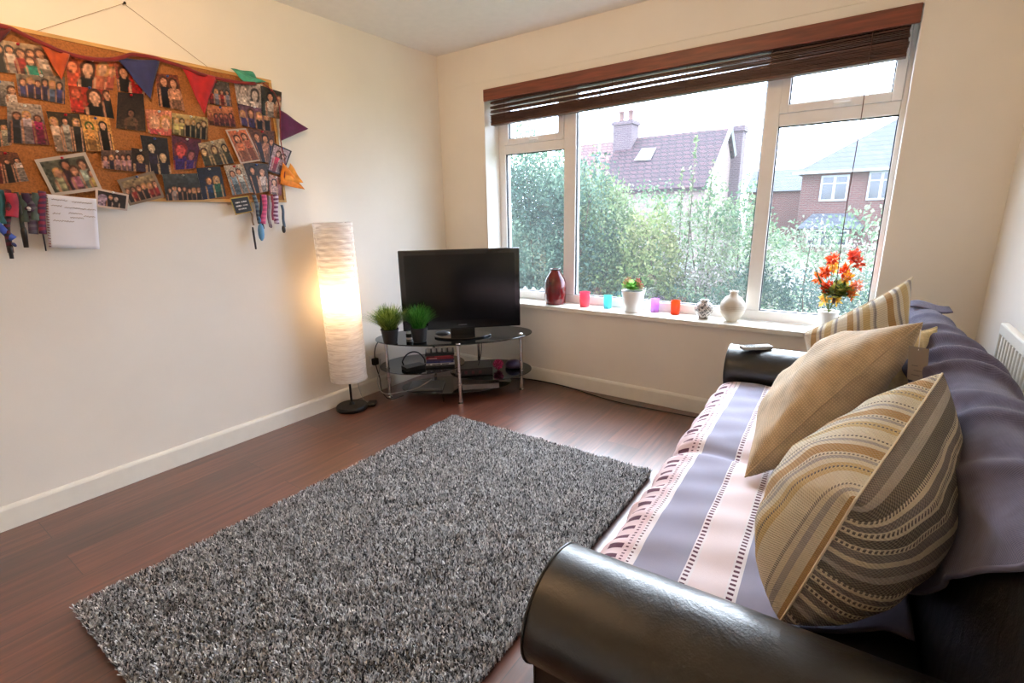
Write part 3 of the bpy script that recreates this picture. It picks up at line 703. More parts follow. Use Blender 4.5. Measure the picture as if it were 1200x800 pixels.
# grass plants
BLKPOT = mat('black_pot', (20, 20, 22), .4, noise=.1)
LEAFM = vcol_mat('grass_blades', .5, trans=.35)
def grass(px, py, n, h, spread, label, pal, seed, r=.058, ph=.10):
    base = at(2, .423, px, py); x, y = base[0], base[1]
    t = thing('potted_grass', (x, y, .4235), label, 'plant', 'potted grasses on the stand')
    b = MB(); b.lathe((x, y, .4235), [(r*.72, 0), (r*.78, .003), (r, ph-.008), (r*1.04, ph-.006), (r*1.04, ph), (r*.94, ph), (r*.9, ph-.012)], 28); b.build('pot', BLKPOT, t, smooth=True, angle=.7)
    b = MB(); b.lathe((x, y, .4235), [(r*.92, ph-.013), (.001, ph-.010)], 20); b.build('soil', mat('potting_soil', (40, 30, 22), .95, noise=.4, nscale=90), t)
    rg = np.random.default_rng(seed); V = []; F = []; C = []
    for i in range(n):
        a = rg.uniform(0, 2*PI); rr = r*.7*math.sqrt(rg.uniform()); bx, by, bz = x+rr*math.cos(a), y+rr*math.sin(a), .4235+ph-.012
        out = rg.uniform(.15, 1)*spread; hh = h*rg.uniform(.65, 1.05)*(1-.25*out/spread); ta = a+rg.uniform(-.6, .6); w = rg.uniform(.0012, .0026)
        pxn, pyn = -math.sin(ta)*w, math.cos(ta)*w; k0 = len(V)
        for t_ in (0, .35, .7, 1):
            cx, cy_, cz = bx+math.cos(ta)*out*t_**1.6, by+math.sin(ta)*out*t_**1.6, bz+hh*(t_-.22*t_*t_*(out/spread)); kk = 1-.8*t_*t_
            V += [(cx-pxn*kk, cy_-pyn*kk, cz), (cx+pxn*kk, cy_+pyn*kk, cz)]
        for q in range(3): F.append((k0+2*q, k0+2*q+1, k0+2*q+3, k0+2*q+2))
        c = np.array(s2l(pal[rg.integers(len(pal))])); C += [c]*3
    o = fastmesh('grass_blades', V, np.array(F), np.array(C), LEAFM, t); o['kind'] = 'stuff'
grass(458, 402, 1300, .19, .15, 'bushy yellow green artificial grass in a black pot, at the left edge of the glass stand', [(140, 168, 72), (176, 196, 104), (100, 132, 54), (70, 100, 42)], 1)
grass(492, 400, 1100, .18, .11, 'bright green artificial grass in a black pot, directly in front of the television', [(56, 128, 40), (84, 160, 58), (40, 96, 32), (110, 176, 80)], 2)
# small white and black tub between the pots
p = at(2, .423, 480, 397)
t = thing('plastic_tub', (p[0], p[1], .4235), 'small white tub with a black band standing between the two potted grasses', 'tub')
b = MB(); b.lathe((p[0], p[1], .4235), [(.022, 0), (.023, .004), (.023, .04), (.021, .05), (.020, .056)], 20); b.build('tub_body', mat('white_plastic', (232, 230, 228), .4), t, smooth=True, angle=.6)
b = MB(); b.lathe((p[0], p[1], .4235), [(.0234, .014), (.0234, .04)], 20, cap=False); b.build('tub_band', BLACKP, t, smooth=True)
# a computer mouse by the television foot
p = at(2, .43, 519, 391)
b = MB(Fr((p[0], p[1], .4235), (.8, .6, 0), (-.6, .8, 0)))
b.lathe((0, 0, 0), [(.0, 0), (.030, 0), (.034, .006), (.033, .014), (.026, .022), (.014, .027), (0, .028)], 24, cap=False)
for i, v in enumerate(b.v):
    q = np.array(v)-np.array((p[0], p[1], .4235)); l = q[0]*.8+q[1]*.6; q2 = q[:2]+np.array((.8, .6))*l*.6; b.v[i] = (p[0]+q2[0], p[1]+q2[1], v[2])
tag(b.build('computer_mouse', mat('grey_plastic', (62, 64, 70), .35), smooth=True), 'dark grey rounded computer mouse in front of the television foot', 'mouse')

# stack under the top: board game, books, boxes
def slab(name, c, wx, wy, z0, z1, m, label, cat, group=None, rot=0, bev=.002):
    ex = dX*math.cos(rot)+dY*math.sin(rot); ey = -dX*math.sin(rot)+dY*math.cos(rot)
    b = MB(Fr((c[0], c[1], 0), (ex[0], ex[1], 0), (ey[0], ey[1], 0))); b.box((-wx/2, -wy/2, z0), (wx/2, wy/2, z1))
    o = b.build(name, m, bevel=bev); 
    if label: tag(o, label, cat, group)
    return o
bc = np.array(ST((-.115, .05, 0)))[:2]
zz = .2205
def dvd(c1, th, label, rot, wx=.19, wy=.135, spine=None):
    global zz
    z0_ = zz; o = slab('dvd_case', bc, wx, wy, z0_, z0_+th, mat('case_'+str(len(WL)), c1, .35, noise=.15, nscale=40), label, 'dvd case', 'cases stacked on the left shelf', rot); zz += th+.0005
    if spine:
        ex = dX*math.cos(rot)+dY*math.sin(rot); ey = -dX*math.sin(rot)+dY*math.cos(rot)
        b = MB(Fr((bc[0], bc[1], 0), (ex[0], ex[1], 0), (ey[0], ey[1], 0)))
        for (a0, a1) in spine[1]: b.box((-wx/2+wx*a0, wy/2, z0_+th*.25), (-wx/2+wx*a1, wy/2+.0008, z0_+th*.75))
        b.build('spine_title', mat('spine_'+str(len(WL)), spine[0], .5), o)
dvd((26, 26, 30), .016, 'black case at the very bottom of the stack under the television', .03, .20, .14)
dvd((206, 202, 204), .014, 'white spined case with grey marks, second from the bottom of the stack', -.02, .195, .135, ((60, 60, 66), [(.04, .14), (.2, .5), (.55, .8)]))
dvd((40, 46, 96), .015, 'dark blue case directly above the white spined case', .02, .19, .135, ((84, 90, 150), [(.5, .9)]))
dvd((60, 36, 70), .013, 'dull purple case in the middle of the stack', -.03)
dvd((150, 28, 40), .012, 'lower bright red case of the stack', .02, .19, .135, ((220, 160, 160), [(.1, .4)]))
dvd((96, 18, 28), .012, 'upper dark red case of the stack', -.01, .19, .135, ((190, 60, 70), [(.3, .9)]))
dvd((30, 34, 32), .018, 'dark green black box lying on top of the red cases', .0, .20, .14)
for i in range(5):
    q = ST((-.115-.078+.038*i, .085, 0)); b = MB(); b.lathe((q[0], q[1], zz), [(.0, 0), (.013, 0), (.0145, .004), (.0145, .026), (.012, .03), (0, .03)], 18, cap=False)
    o = b.build('tea_light', mat('frosted_silver', (196, 194, 190), .3, metal=.3) if i == 0 else bpy.data.materials['frosted_silver'], smooth=True, angle=.6)
    tag(o, 'small silver cup in the row standing on top of the stacked cases', 'tea light', 'row of small silver cups')
# console, pink pompom, purple pouch on the right shelf
cc = np.array(ST((.12, .03, 0)))[:2]
t = thing('game_console', (cc[0], cc[1], .1455), 'black games console box on the lower right glass shelf', 'games console')
b = MB(Fr((cc[0], cc[1], 0), (dX[0], dX[1], 0), (dY[0], dY[1], 0))); b.box((-.13, -.10, .1455), (.13, .10, .20)); b.build('console_body', mat('console_black', (24, 23, 25), .3), t, bevel=.006)
b = MB(Fr((cc[0], cc[1], 0), (dX[0], dX[1], 0), (dY[0], dY[1], 0)))
for i in range(3): b.box((-.10+.05*i+.03, .1, .162), (-.08+.05*i+.03, .1015, .184))
b.build('console_vent', mat('console_vent', (70, 22, 34), .4), t)
b = MB(Fr((cc[0], cc[1], 0), (dX[0], dX[1], 0), (dY[0], dY[1], 0))); b.lathe((-.10, .1, .172), [(.009, -.006), (.009, .006)], 14); b.build('console_button', CHROME, t)
pp = np.array(ST((.30, .03, 0))); rg = np.random.default_rng(5); V = []; F = []; C = []
for i in range(900):
    d_ = rg.normal(size=3); d_ /= np.linalg.norm(d_); d_[2] = abs(d_[2]) if rg.uniform() < .7 else d_[2]
    p0 = np.array((pp[0], pp[1], .145+.042)); r_ = rg.uniform(.032, .042); s_ = np.cross(d_, rg.normal(size=3)); s_ /= np.linalg.norm(s_)
    k0 = len(V); V += [p0+d_*.006-s_*.002, p0+d_*.006+s_*.002, p0+d_*r_+s_*.0015, p0+d_*r_-s_*.0015]; F.append((k0, k0+1, k0+2, k0+3)); C.append(np.array(s2l([(214, 60, 120), (240, 120, 160), (170, 30, 84)][rg.integers(3)])))
o = fastmesh('pompom', V, np.array(F), np.array(C), vcol_mat('pink_yarn', .8)); tag(o, 'fluffy bright pink pompom sitting on the lower right glass shelf', 'pompom')
q = ST((.42, -.02, 0)); b = MB(ST); b.lathe(tuple(inv(q[0], q[1]))+(.1455,), [(0, 0), (.05, 0), (.062, .012), (.060, .03), (.045, .048), (.02, .056), (0, .057)], 28, cap=False)
tag(b.build('pouch', mat('purple_satin', (52, 40, 74), .35, noise=.1), smooth=True), 'rounded dark purple pouch at the right end of the lower right shelf', 'pouch')
# lowest shelf: silver set top box and laptop
slab('set_top_box', ST((.16, .05))[:2] if False else np.array(ST((.16, .06, 0)))[:2], .26, .17, .0505, .085, mat('grey_silver', (138, 134, 134), .4), 'slim silver grey box on the lowest shelf behind the middle leg', 'set top box')
slab('laptop', np.array(ST((-.22, .02, 0)))[:2], .24, .18, .0505, .068, mat('laptop_grey', (120, 122, 126), .3, metal=.3), 'closed grey laptop lying on the lowest shelf at the left', 'laptop', rot=.12)
slab('wireless_router', np.array(ST((-.30, .11, 0)))[:2], .14, .09, .2205, .246, BLACKP, 'small black wireless router on the left glass shelf', 'router', rot=-.5)
# cables
CBL = mat('black_cable', (18, 18, 20), .5); WCB = mat('grey_cable', (180, 178, 176), .5)
def cable(name, pts, r, m, label, par=None):
    b = MB(); b.tube(bez(pts, 10), r, 6); o = b.build(name, m, par, smooth=True)
    if par is None: tag(o, label, 'cable')
    return o
def P3(px, py, ax, val): return tuple(at(ax, val, px, py))
cable('power_cable', [P3(520, 470, 2, .02), (.50, -.62, .02), (.6, -.30, .006), (.75, -.06, .006), P3(660, 452, 2, .006), P3(720, 470, 2, .006), P3(815, 489, 2, .006), (2.4, -.09, .006)], .004, CBL, 'black power cable running along the floor below the window')
cable('looped_cable', [(.12, -.70, .16), (.20, -.72, .26), (.25, -.70, .30), (.30, -.68, .30), (.335, -.66, .26), (.34, -.655, .224)], .005, CBL, 'black cable arching up in a loop above the left glass shelf')
cable('hanging_cable', [(.20, -.80, .41), (.10, -.84, .40), (.055, -.86, .33), (.05, -.86, .22), (.08, -.86, .12), (.14, -.90, .05), (.24, -.92, .012), (.36, -.90, .056)], .0035, CBL, 'black cable hanging in a wide curve off the left end of the stand')
cable('socket_cable', [(.03, -.80, .24), (.06, -.84, .17), (.10, -.90, .10), (.20, -.93, .05), (.32, -.88, .07), (.42, -.82, .10), (.50, -.76, .16)], .003, WCB, 'pale grey cable sweeping from the wall socket to the lowest shelf')
cable('television_cable', [(.66, -.40, .41), (.67, -.42, .30), (.655, -.44, .20), (.63, -.45, .16)], .003, CBL, 'thin black cable dropping behind the middle chrome leg')
# wall socket
so = thing('wall_socket', (0, -.80, .20), 'white double wall socket on the left wall beside the glass stand', 'wall socket')
b = MB(); b.box((0, -.875, .195), (.008, -.73, .28)); b.build('socket_plate', UPVC, so, bevel=.003)
b = MB(); b.box((.008, -.86, .205), (.045, -.815, .25)); b.build('socket_rocker', UPVC, so) if False else None
plug = MB(); plug.box((.0085, -.865, .208), (.04, -.82, .258)); tag(plug.build('mains_plug', BLACKP, bevel=.006), 'black mains plug pushed into the double wall socket', 'plug')
for yy in (-.775, -.83):
    b = MB(); b.box((.008, yy-.006, .262), (.011, yy+.006, .274)); b.build('rocker_switch', UPVC, so)
# adapter on the floor
p = at(2, 0, 436, 474)
b = MB(Fr((p[0], p[1], 0), (.77, .64, 0), (-.64, .77, 0))); b.box((-.028, -.04, 0.001), (.028, .04, .022)); ad = b.build('foot_switch', BLACKP, bevel=.009, bseg=3); tag(ad, 'small black inline foot switch on the floor beside the lamp base', 'switch')

# ------------------------------------------------------------------ floor lamp
lx, ly = .135, -1.155
lamp = thing('floor_lamp', (lx, ly, 0), 'tall white crinkled paper column floor lamp, lit, in front of the left wall', 'lamp')
b = MB(); b.lathe((lx, ly, 0), [(.098, 0), (.102, .006), (.102, .022), (.096, .030), (.02, .034), (.012, .05), (.0, .05)], 40, cap=False); b.build('lamp_base', STEEL, lamp, smooth=True, angle=.6)
b = MB(); b.lathe((lx, ly, .04), [(.0075, 0), (.0075, .60)], 14); b.build('lamp_pole', STEEL, lamp, smooth=True)
pm = bpy.data.materials.new('crinkled_paper'); pm.use_nodes = True; nt = pm.node_tree; nt.nodes.clear()
o_ = N(nt, 'ShaderNodeOutputMaterial'); df = N(nt, 'ShaderNodeBsdfDiffuse'); tr = N(nt, 'ShaderNodeBsdfTranslucent'); mx = N(nt, 'ShaderNodeMixShader'); mx.inputs[0].default_value = .38
tc = N(nt, 'ShaderNodeTexCoord'); mp = N(nt, 'ShaderNodeMapping'); mp.inputs['Scale'].default_value = (6, 6, 60); L(nt, tc.outputs['Object'], mp.inputs[0])
nz = N(nt, 'ShaderNodeTexNoise', Scale=1.5, Detail=5.0, Distortion=1.2); L(nt, mp.outputs[0], nz.inputs['Vector'])
r = ramp(nt, [(.3, (214, 206, 202)), (.65, (246, 242, 238))]); L(nt, nz.outputs['Fac'], r.inputs[0]); L(nt, r.outputs[0], df.inputs[0]); L(nt, r.outputs[0], tr.inputs[0])
bp = N(nt, 'ShaderNodeBump', Strength=.7, Distance=.006); L(nt, nz.outputs['Fac'], bp.inputs['Height']); L(nt, bp.outputs[0], df.inputs['Normal'])
L(nt, df.outputs[0], mx.inputs[1]); L(nt, tr.outputs[0], mx.inputs[2]); L(nt, mx.outputs[0], o_.inputs[0])
G = []
for i in range(150):
    z = .212+1.006*i/149; row = []
    for j in range(72):
        a = 2*PI*j/72; rr = .116+.0013*math.sin(i*1.25+.6*math.sin(a*3+i*.05))+.0008*math.sin(a*9+i*.7)
        row.append((lx+rr*math.cos(a), ly+rr*math.sin(a), z))
    G.append(row)
b = MB(); b.grid(G, closed=True); b.build('lamp_shade', pm, lamp, smooth=True)
b = MB()
for z in (.214, 1.216):
    b.tube([(lx+.1165*math.cos(2*PI*j/40), ly+.1165*math.sin(2*PI*j/40), z) for j in range(41)], .0018, 5)
for j in range(3):
    a = 2*PI*j/3+.4; b.tube([(lx+.115*math.cos(a), ly+.115*math.sin(a), .214), (lx+.115*math.cos(a), ly+.115*math.sin(a), 1.216)], .0014, 5); b.tube([(lx, ly, .63), (lx+.115*math.cos(a), ly+.115*math.sin(a), .60)], .0014, 5)
b.build('wire_frame', mat('white_wire', (220, 214, 208), .5), lamp, smooth=True)
BULB = bpy.data.materials.new('lit_bulb'); BULB.use_nodes = True; nt = BULB.node_tree; nt.nodes.clear(); o_ = N(nt, 'ShaderNodeOutputMaterial'); em = N(nt, 'ShaderNodeEmission', Strength=110.0); em.inputs[0].default_value = (1, .66, .34, 1); L(nt, em.outputs[0], o_.inputs[0])
b = MB(); b.lathe((lx, ly, .70), [(.0, 0), (.013, 0), (.014, .03), (.028, .06), (.030, .08), (.022, .104), (0, .112)], 20, cap=False); b.build('light_bulb', BULB, lamp, smooth=True)
b = MB(); b.lathe((lx, ly, .63), [(.016, 0), (.016, .05)], 16); b.build('lamp_holder', BLACKP, lamp, smooth=True)
b = MB(); b.tube(bez([(lx+.012, ly+.03, .62), (lx+.02, ly+.05, .35), (lx+.015, ly+.055, .15), (lx+.0, ly+.10, .03), (lx+.02, ly+.13, .006), (.19, -1.09, .012)], 8), .003, 6); b.build('lamp_cord', WCB, lamp, smooth=True)

# ------------------------------------------------------------------ things on the sill
def zat(x, y, py):
    best = None
    for i in range(600):
        z = .3+i*.003; d_ = np.array((x, y, z))-CAM; yy = 400-FPX*(d_@UX)/(d_@FX)
        if best is None or abs(yy-py) < best[0]: best = (abs(yy-py), z)
    return best[1]
Z0 = ZS+.0005
def onsill(px, py): q = at(2, ZS, px, py); return q[0], q[1]
def widthat(x, y, px): # px width to metres at this place
    return px*float((np.array((x, y, ZS+.05))-CAM)@FX)/FPX
REDG = mat('oxblood_glaze', (96, 14, 20), .12, noise=.3, nscale=8, coat=.6)
x, y = .985, .085; h = zat(x, y, 315)-ZS; rW = widthat(x, y, 25)/2
t = thing('vase', (x, y, ZS), 'tall oxblood red glazed bottle vase on the window sill', 'vase')
b = MB(); b.lathe((x, y, Z0), [(0, 0), (rW*.88, 0), (rW*.95, h*.03), (rW, h*.2), (rW*1.02, h*.45), (rW*.97, h*.62), (rW*.84, h*.74), (rW*.62, h*.85), (rW*.46, h*.92), (rW*.43, h*.985), (rW*.5, h), (rW*.40, h), (rW*.38, h*.9)], 40, cap=False); b.build('vase_body', REDG, t, smooth=True)
b = MB(); b.lathe((x, y, Z0), [(rW*.505, h*.975), (rW*.52, h*1.003), (rW*.40, h*1.005)], 32, cap=False); b.build('vase_rim', mat('dark_rim', (30, 18, 18), .3), t, smooth=True)
def tumbler(px, py, top, wpx, rgb, label, clear=.5):
    x, y = onsill(px, py); y = min(.13, max(.03, y)); h = zat(x, y, top)-ZS; r_ = widthat(x, y, wpx)/2
    m, nt, bs = newmat('glass_'+str(rgb[0])); c = s2l(rgb); bs.inputs['Base Color'].default_value = (*c, 1); bs.inputs['Roughness'].default_value = .12
    tcn = N(nt, 'ShaderNodeTexCoord'); nz = N(nt, 'ShaderNodeTexNoise', Scale=30.0); L(nt, tcn.outputs['Object'], nz.inputs['Vector'])
    rr = ramp(nt, [(.3, rgb), (.7, tuple(min(255, v*1.06+6) for v in rgb))]); L(nt, nz.outputs['Fac'], rr.inputs[0]); L(nt, rr.outputs[0], bs.inputs['Base Color'])
    tl_ = N(nt, 'ShaderNodeBsdfTranslucent'); L(nt, rr.outputs[0], tl_.inputs[0]); tp_ = N(nt, 'ShaderNodeBsdfTransparent'); tp_.inputs[0].default_value = (*[v**.5 for v in c], 1)
    m1 = N(nt, 'ShaderNodeMixShader'); m1.inputs[0].default_value = .5; L(nt, bs.outputs[0], m1.inputs[1]); L(nt, tl_.outputs[0], m1.inputs[2])
    m2_ = N(nt, 'ShaderNodeMixShader'); m2_.inputs[0].default_value = clear*.5; L(nt, m1.outputs[0], m2_.inputs[1]); L(nt, tp_.outputs[0], m2_.inputs[2]); L(nt, m2_.outputs[0], nt.nodes['Material Output'].inputs[0])
    b = MB(); b.lathe((x, y, Z0), [(0, 0), (r_*.86, 0), (r_*.9, .003), (r_, h), (r_*.9, h), (r_*.8, .008), (0, .007)], 28, cap=False); o = b.build('tea_light_glass', m, smooth=True, angle=.7)
    tag(o, label, 'candle glass', 'coloured candle glasses on the window sill'); 
    b = MB(); b.lathe((x, y, Z0+.008), [(0, 0), (r_*.62, 0), (r_*.62, .014), (0, .014)], 20, cap=False); b.build('wax_light', mat('wax', (240, 236, 226), .5) if 'wax' not in bpy.data.materials else bpy.data.materials['wax'], o)
tumbler(685, 359, 342, 12, (240, 108, 132), 'coral pink candle glass, the first to the right of the red vase', .2)
tumbler(712, 361, 346, 10, (120, 220, 228), 'turquoise candle glass between the pink glass and the white flower pot', .35)
tumbler(768, 365, 350, 10, (212, 160, 222), 'lilac candle glass just to the right of the white flower pot', .5)
tumbler(791, 368, 352, 11, (232, 96, 44), 'orange red candle glass between the lilac glass and the patterned jar', .3)
# white pot with flowers
x, y = onsill(741, 365); h = zat(x, y, 340)-ZS; r_ = widthat(x, y, 27)/2
t = thing('potted_flower', (x, y, ZS), 'white pot with leafy green plant and pale pink blooms on the window sill', 'plant')
b = MB(); b.lathe((x, y, Z0), [(0, 0), (r_*.68, 0), (r_*.72, .004), (r_, h-.006), (r_, h), (r_*.92, h), (r_*.88, h-.01)], 32, cap=False); b.build('pot', mat('white_ceramic', (240, 238, 236), .25, coat=.4), t, smooth=True, angle=.8)
b = MB(); b.lathe((x, y, Z0), [(r_*.9, h-.012), (.001, h-.008)], 20); b.build('soil', bpy.data.materials['potting_soil'], t)
def leaves(cx, cy, cz, R, n, size, pal, m, par, name, seed, flat=.8, up=.3):
    rg = np.random.default_rng(seed); V = []; F = []; C = []
    for i in range(n):
        d_ = rg.normal(size=3); d_ /= np.linalg.norm(d_); d_[2] = abs(d_[2])*.9; rr = R*rg.uniform(.35, 1)
        p = np.array((cx, cy, cz))+d_*rr*np.array((1, 1, flat)); s_ = np.cross(d_+rg.normal(size=3)*.4, (0, 0, 1)); s_ /= np.linalg.norm(s_)+1e-6
        f_ = d_+np.array((0, 0, up))+rg.normal(size=3)*.35; f_ /= np.linalg.norm(f_); a = size*rg.uniform(.6, 1.1); w = a*.42; k0 = len(V)
        V += [p-f_*a*.5, p+s_*w, p+f_*a*.5, p-s_*w]; F.append((k0, k0+1, k0+2, k0+3)); C.append(np.array(s2l(pal[rg.integers(len(pal))])))
    o = fastmesh(name, V, np.array(F), np.array(C), m, par); return o
FOL = vcol_mat('foliage', .55, trans=.45, spec=.25)
leaves(x, y, Z0+h+.014, .075, 150, .042, [(96, 156, 56), (130, 186, 84), (66, 120, 44), (160, 206, 116)], FOL, t, 'foliage', 4, flat=.7)['kind'] = 'stuff'
for i, (dx_, dy_, dz_, c) in enumerate([(-.05, 0, .05, (236, 204, 190)), (-.035, .01, .07, (240, 214, 190)), (.045, -.01, .045, (232, 150, 160)), (.055, 0, .03, (236, 190, 196)), (.03, .01, .062, (220, 130, 140)), (-.06, .0, .035, (214, 220, 160))]):
    b = MB(); b.tube([(x, y, Z0+h), (x+dx_*.6, y+dy_, Z0+h+dz_*.7), (x+dx_, y+dy_, Z0+h+dz_)], .001, 4)
    for k in range(6):
        a = k*PI/3; c0 = np.array((x+dx_, y+dy_, Z0+h+dz_)); r2 = .019
        b.add([tuple(c0), tuple(c0+np.array((math.cos(a-.4)*r2, -.006, math.sin(a-.4)*r2))), tuple(c0+np.array((math.cos(a)*r2*1.3, -.004, math.sin(a)*r2*1.3))), tuple(c0+np.array((math.cos(a+.4)*r2, -.006, math.sin(a+.4)*r2)))], [(0, 1, 2, 3)])
    b.build('bloom', mat('petal_'+str(i), c, .6), t)
# patterned small jar and cream round vase
x, y = onsill(824, 373); h = zat(x, y, 351)-ZS; r_ = widthat(x, y, 21)/2
m, nt, bs = newmat('patterned_ceramic'); tcn = N(nt, 'ShaderNodeTexCoord'); mp = N(nt, 'ShaderNodeMapping'); mp.inputs['Scale'].default_value = (22, 22, 30); L(nt, tcn.outputs['Object'], mp.inputs[0])
mg = N(nt, 'ShaderNodeTexMagic', Scale=1.3, Distortion=2.0); mg.turbulence_depth = 2; L(nt, mp.outputs[0], mg.inputs[0]); r = ramp(nt, [(0, (92, 88, 90)), (.45, (214, 208, 204))], 'CONSTANT'); L(nt, mg.outputs['Fac'], r.inputs[0]); L(nt, r.outputs[0], bs.inputs['Base Color']); bs.inputs['Roughness'].default_value = .25
t = thing('ginger_jar', (x, y, ZS), 'small round grey and white patterned jar left of the cream vase on the sill', 'jar')
b = MB(); b.lathe((x, y, Z0), [(0, 0), (r_*.5, 0), (r_*.5, h*.08), (r_*.62, h*.16), (r_*.92, h*.36), (r_, h*.55), (r_*.88, h*.76), (r_*.5, h*.88), (r_*.42, h*.93), (r_*.5, h), (r_*.4, h), (r_*.34, h*.9)], 32, cap=False); b.build('jar_body', m, t, smooth=True)
b = MB(); b.lathe((x, y, Z0), [(r_*.51, 0), (r_*.53, h*.05), (r_*.51, h*.09)], 28, cap=False); b.build('jar_foot', mat('jar_foot', (110, 100, 90), .4), t, smooth=True)
x, y = onsill(857, 376); h = zat(x, y, 341)-ZS; r_ = widthat(x, y, 28)/2
b = MB(); b.lathe((x, y, Z0), [(0, 0), (r_*.42, 0), (r_*.45, h*.03), (r_*.62, h*.10), (r_*.92, h*.28), (r_, h*.45), (r_*.93, h*.62), (r_*.66, h*.78), (r_*.34, h*.86), (r_*.30, h*.92), (r_*.36, h), (r_*.28, h), (r_*.24, h*.9)], 36, cap=False)
t = b.build('round_vase', mat('cream_stoneware', (216, 206, 190), .45, noise=.05, nscale=15), smooth=True); tag(t, 'round cream stoneware vase with a narrow neck on the window sill', 'vase')
b = MB()
for k in range(3): b.lathe((x, y, Z0), [(r_*.995, h*(.40+.05*k)), (r_*1.012, h*(.408+.05*k)), (r_*.995, h*(.416+.05*k))], 36, cap=False)
b.build('ribbed_band', mat('stoneware_band', (196, 180, 158), .5), t, smooth=True)
# orange artificial flowers in a white pot
x, y = 2.70, .075; h = .11
t = thing('flower_arrangement', (x, y, ZS), 'white pot of orange and yellow flowers with dark leaves at the right of the sill', 'flowers')
b = MB(); b.lathe((x, y, Z0), [(0, 0), (.034, 0), (.036, .004), (.05, h-.006), (.052, h), (.046, h), (.044, h-.01)], 32, cap=False); b.build('pot', bpy.data.materials['white_ceramic'], t, smooth=True, angle=.8)
def zc(px, py): q = at(1, y, px, py); return q
cen = zc(985, 335)
leaves(cen[0], y, cen[2]-.05, .085, 260, .045, [(84, 100, 40), (60, 76, 34), (120, 134, 60), (176, 170, 76)], FOL, t, 'foliage', 14, flat=1.0, up=.2)['kind'] = 'stuff'
FLW = vcol_mat('petals', .6, trans=.35)
rg = np.random.default_rng(9)
SP = [((968, 318), 16, (226, 92, 36)), ((976, 304), 14, (222, 80, 40)), ((990, 318), 20, (232, 84, 30)), ((1001, 300), 16, (220, 84, 60)), ((1006, 308), 12, (214, 96, 70)), ((960, 326), 13, (236, 110, 44)), ((970, 336), 16, (230, 80, 26)), ((978, 312), 13, (238, 190, 70)), ((994, 326), 12, (236, 160, 50)), ((966, 350), 12, (240, 196, 96)), ((980, 350), 14, (236, 190, 80)), ((1004, 336), 10, (216, 120, 90)), ((998, 345), 10, (226, 130, 60))]
for i, (pxy, n_, c) in enumerate(SP):
    yy_ = y+rg.uniform(-.04, .04); p = np.array(at(1, yy_, *pxy)); V = []; F = []; C = []
    for k in range(n_*5):
        d_ = rg.normal(size=3); d_ /= np.linalg.norm(d_); q = p+d_*rg.uniform(.004, .026)*np.array((1, 1, 1.4)); s_ = np.cross(d_, rg.normal(size=3)); s_ /= np.linalg.norm(s_); u_ = np.cross(s_, d_); a = rg.uniform(.009, .016)
        f_ = d_*a*1.3; w = s_*a*.55; k0 = len(V); V += [q-f_*.3, q+w, q+f_, q-w]; F.append((k0, k0+1, k0+2, k0+3)); C.append(np.array(s2l(c))*rg.uniform(.75, 1.2))
    fl = fastmesh('bloom', V, np.array(F), np.array(C), FLW, t)
    b = MB(); b.tube([(x, y, Z0+h-.01), tuple((np.array((x, y, Z0+h))+p)/2+np.array((0, 0, .01))), tuple(p)], .0013, 4); b.build('stem', mat('stem_green', (80, 100, 40), .6) if 'stem_green' not in bpy.data.materials else bpy.data.materials['stem_green'], fl)
q0 = at(1, y, 953, 309); b = MB(); b.tube([(x, y, Z0+h), tuple((np.array((x, y, Z0+h))+q0)/2+np.array((.0, 0, .02))), tuple(q0)], [.0015, .006, .001], 6); b.build('long_leaf', mat('leaf_green', (86, 110, 48), .5), t, smooth=True)

# ------------------------------------------------------------------ pinboard on the left wall
CORK = mat('cork', (158, 100, 52), .9, noise=.14, nscale=140, bump=.3, bscale=160)
PINE = mat('pine_frame', (206, 160, 96), .6, noise=.12, nscale=8, stretch=(1, 1, 10))
by0, by1, bz0, bz1 = -2.78, -1.368, 1.337, 1.985
brd = thing('cork_pinboard', (0, (by0+by1)/2, bz0), 'large cork pinboard crowded with snapshots, hanging on the left wall', 'pinboard')
b = MB(); b.box((.001, by0+.012, bz0+.012), (.016, by1-.012, bz1-.012)); b.build('cork_panel', CORK, brd)
b = MB(); b.box((.001, by0, bz0), (.021, by1, bz0+.014)); b.box((.001, by0, bz1-.014), (.021, by1, bz1)); b.box((.001, by0, bz0+.014), (.021, by0+.014, bz1-.014)); b.box((.001, by1-.014, bz0+.014), (.021, by1, bz1-.014)); b.build('board_frame', PINE, brd)
# hanging string and nail
ap = at(0, .012, 145, 4); sL = at(0, .012, 25, 42); sR = at(0, .012, 246, 80)
b = MB(); b.tube([(.008, sL[1]-.3, bz1-.02+.0), (.008, sL[1], sL[2]), (.012, ap[1], ap[2]), (.008, sR[1], sR[2]), (.008, sR[1]+.06, bz1-.01)], .0010, 5); b.build('hanging_string', mat('string', (150, 120, 84), .9), brd)
b = MB(Fr((0, ap[1], ap[2]), (0, 1, 0), (0, 0, 1), (1, 0, 0))); b.lathe((0, 0, 0), [(.0025, 0), (.0025, .022), (.005, .022), (.005, .025)], 12); tag(b.build('nail', STEEL), 'small nail in the left wall holding up the pinboard string', 'nail')

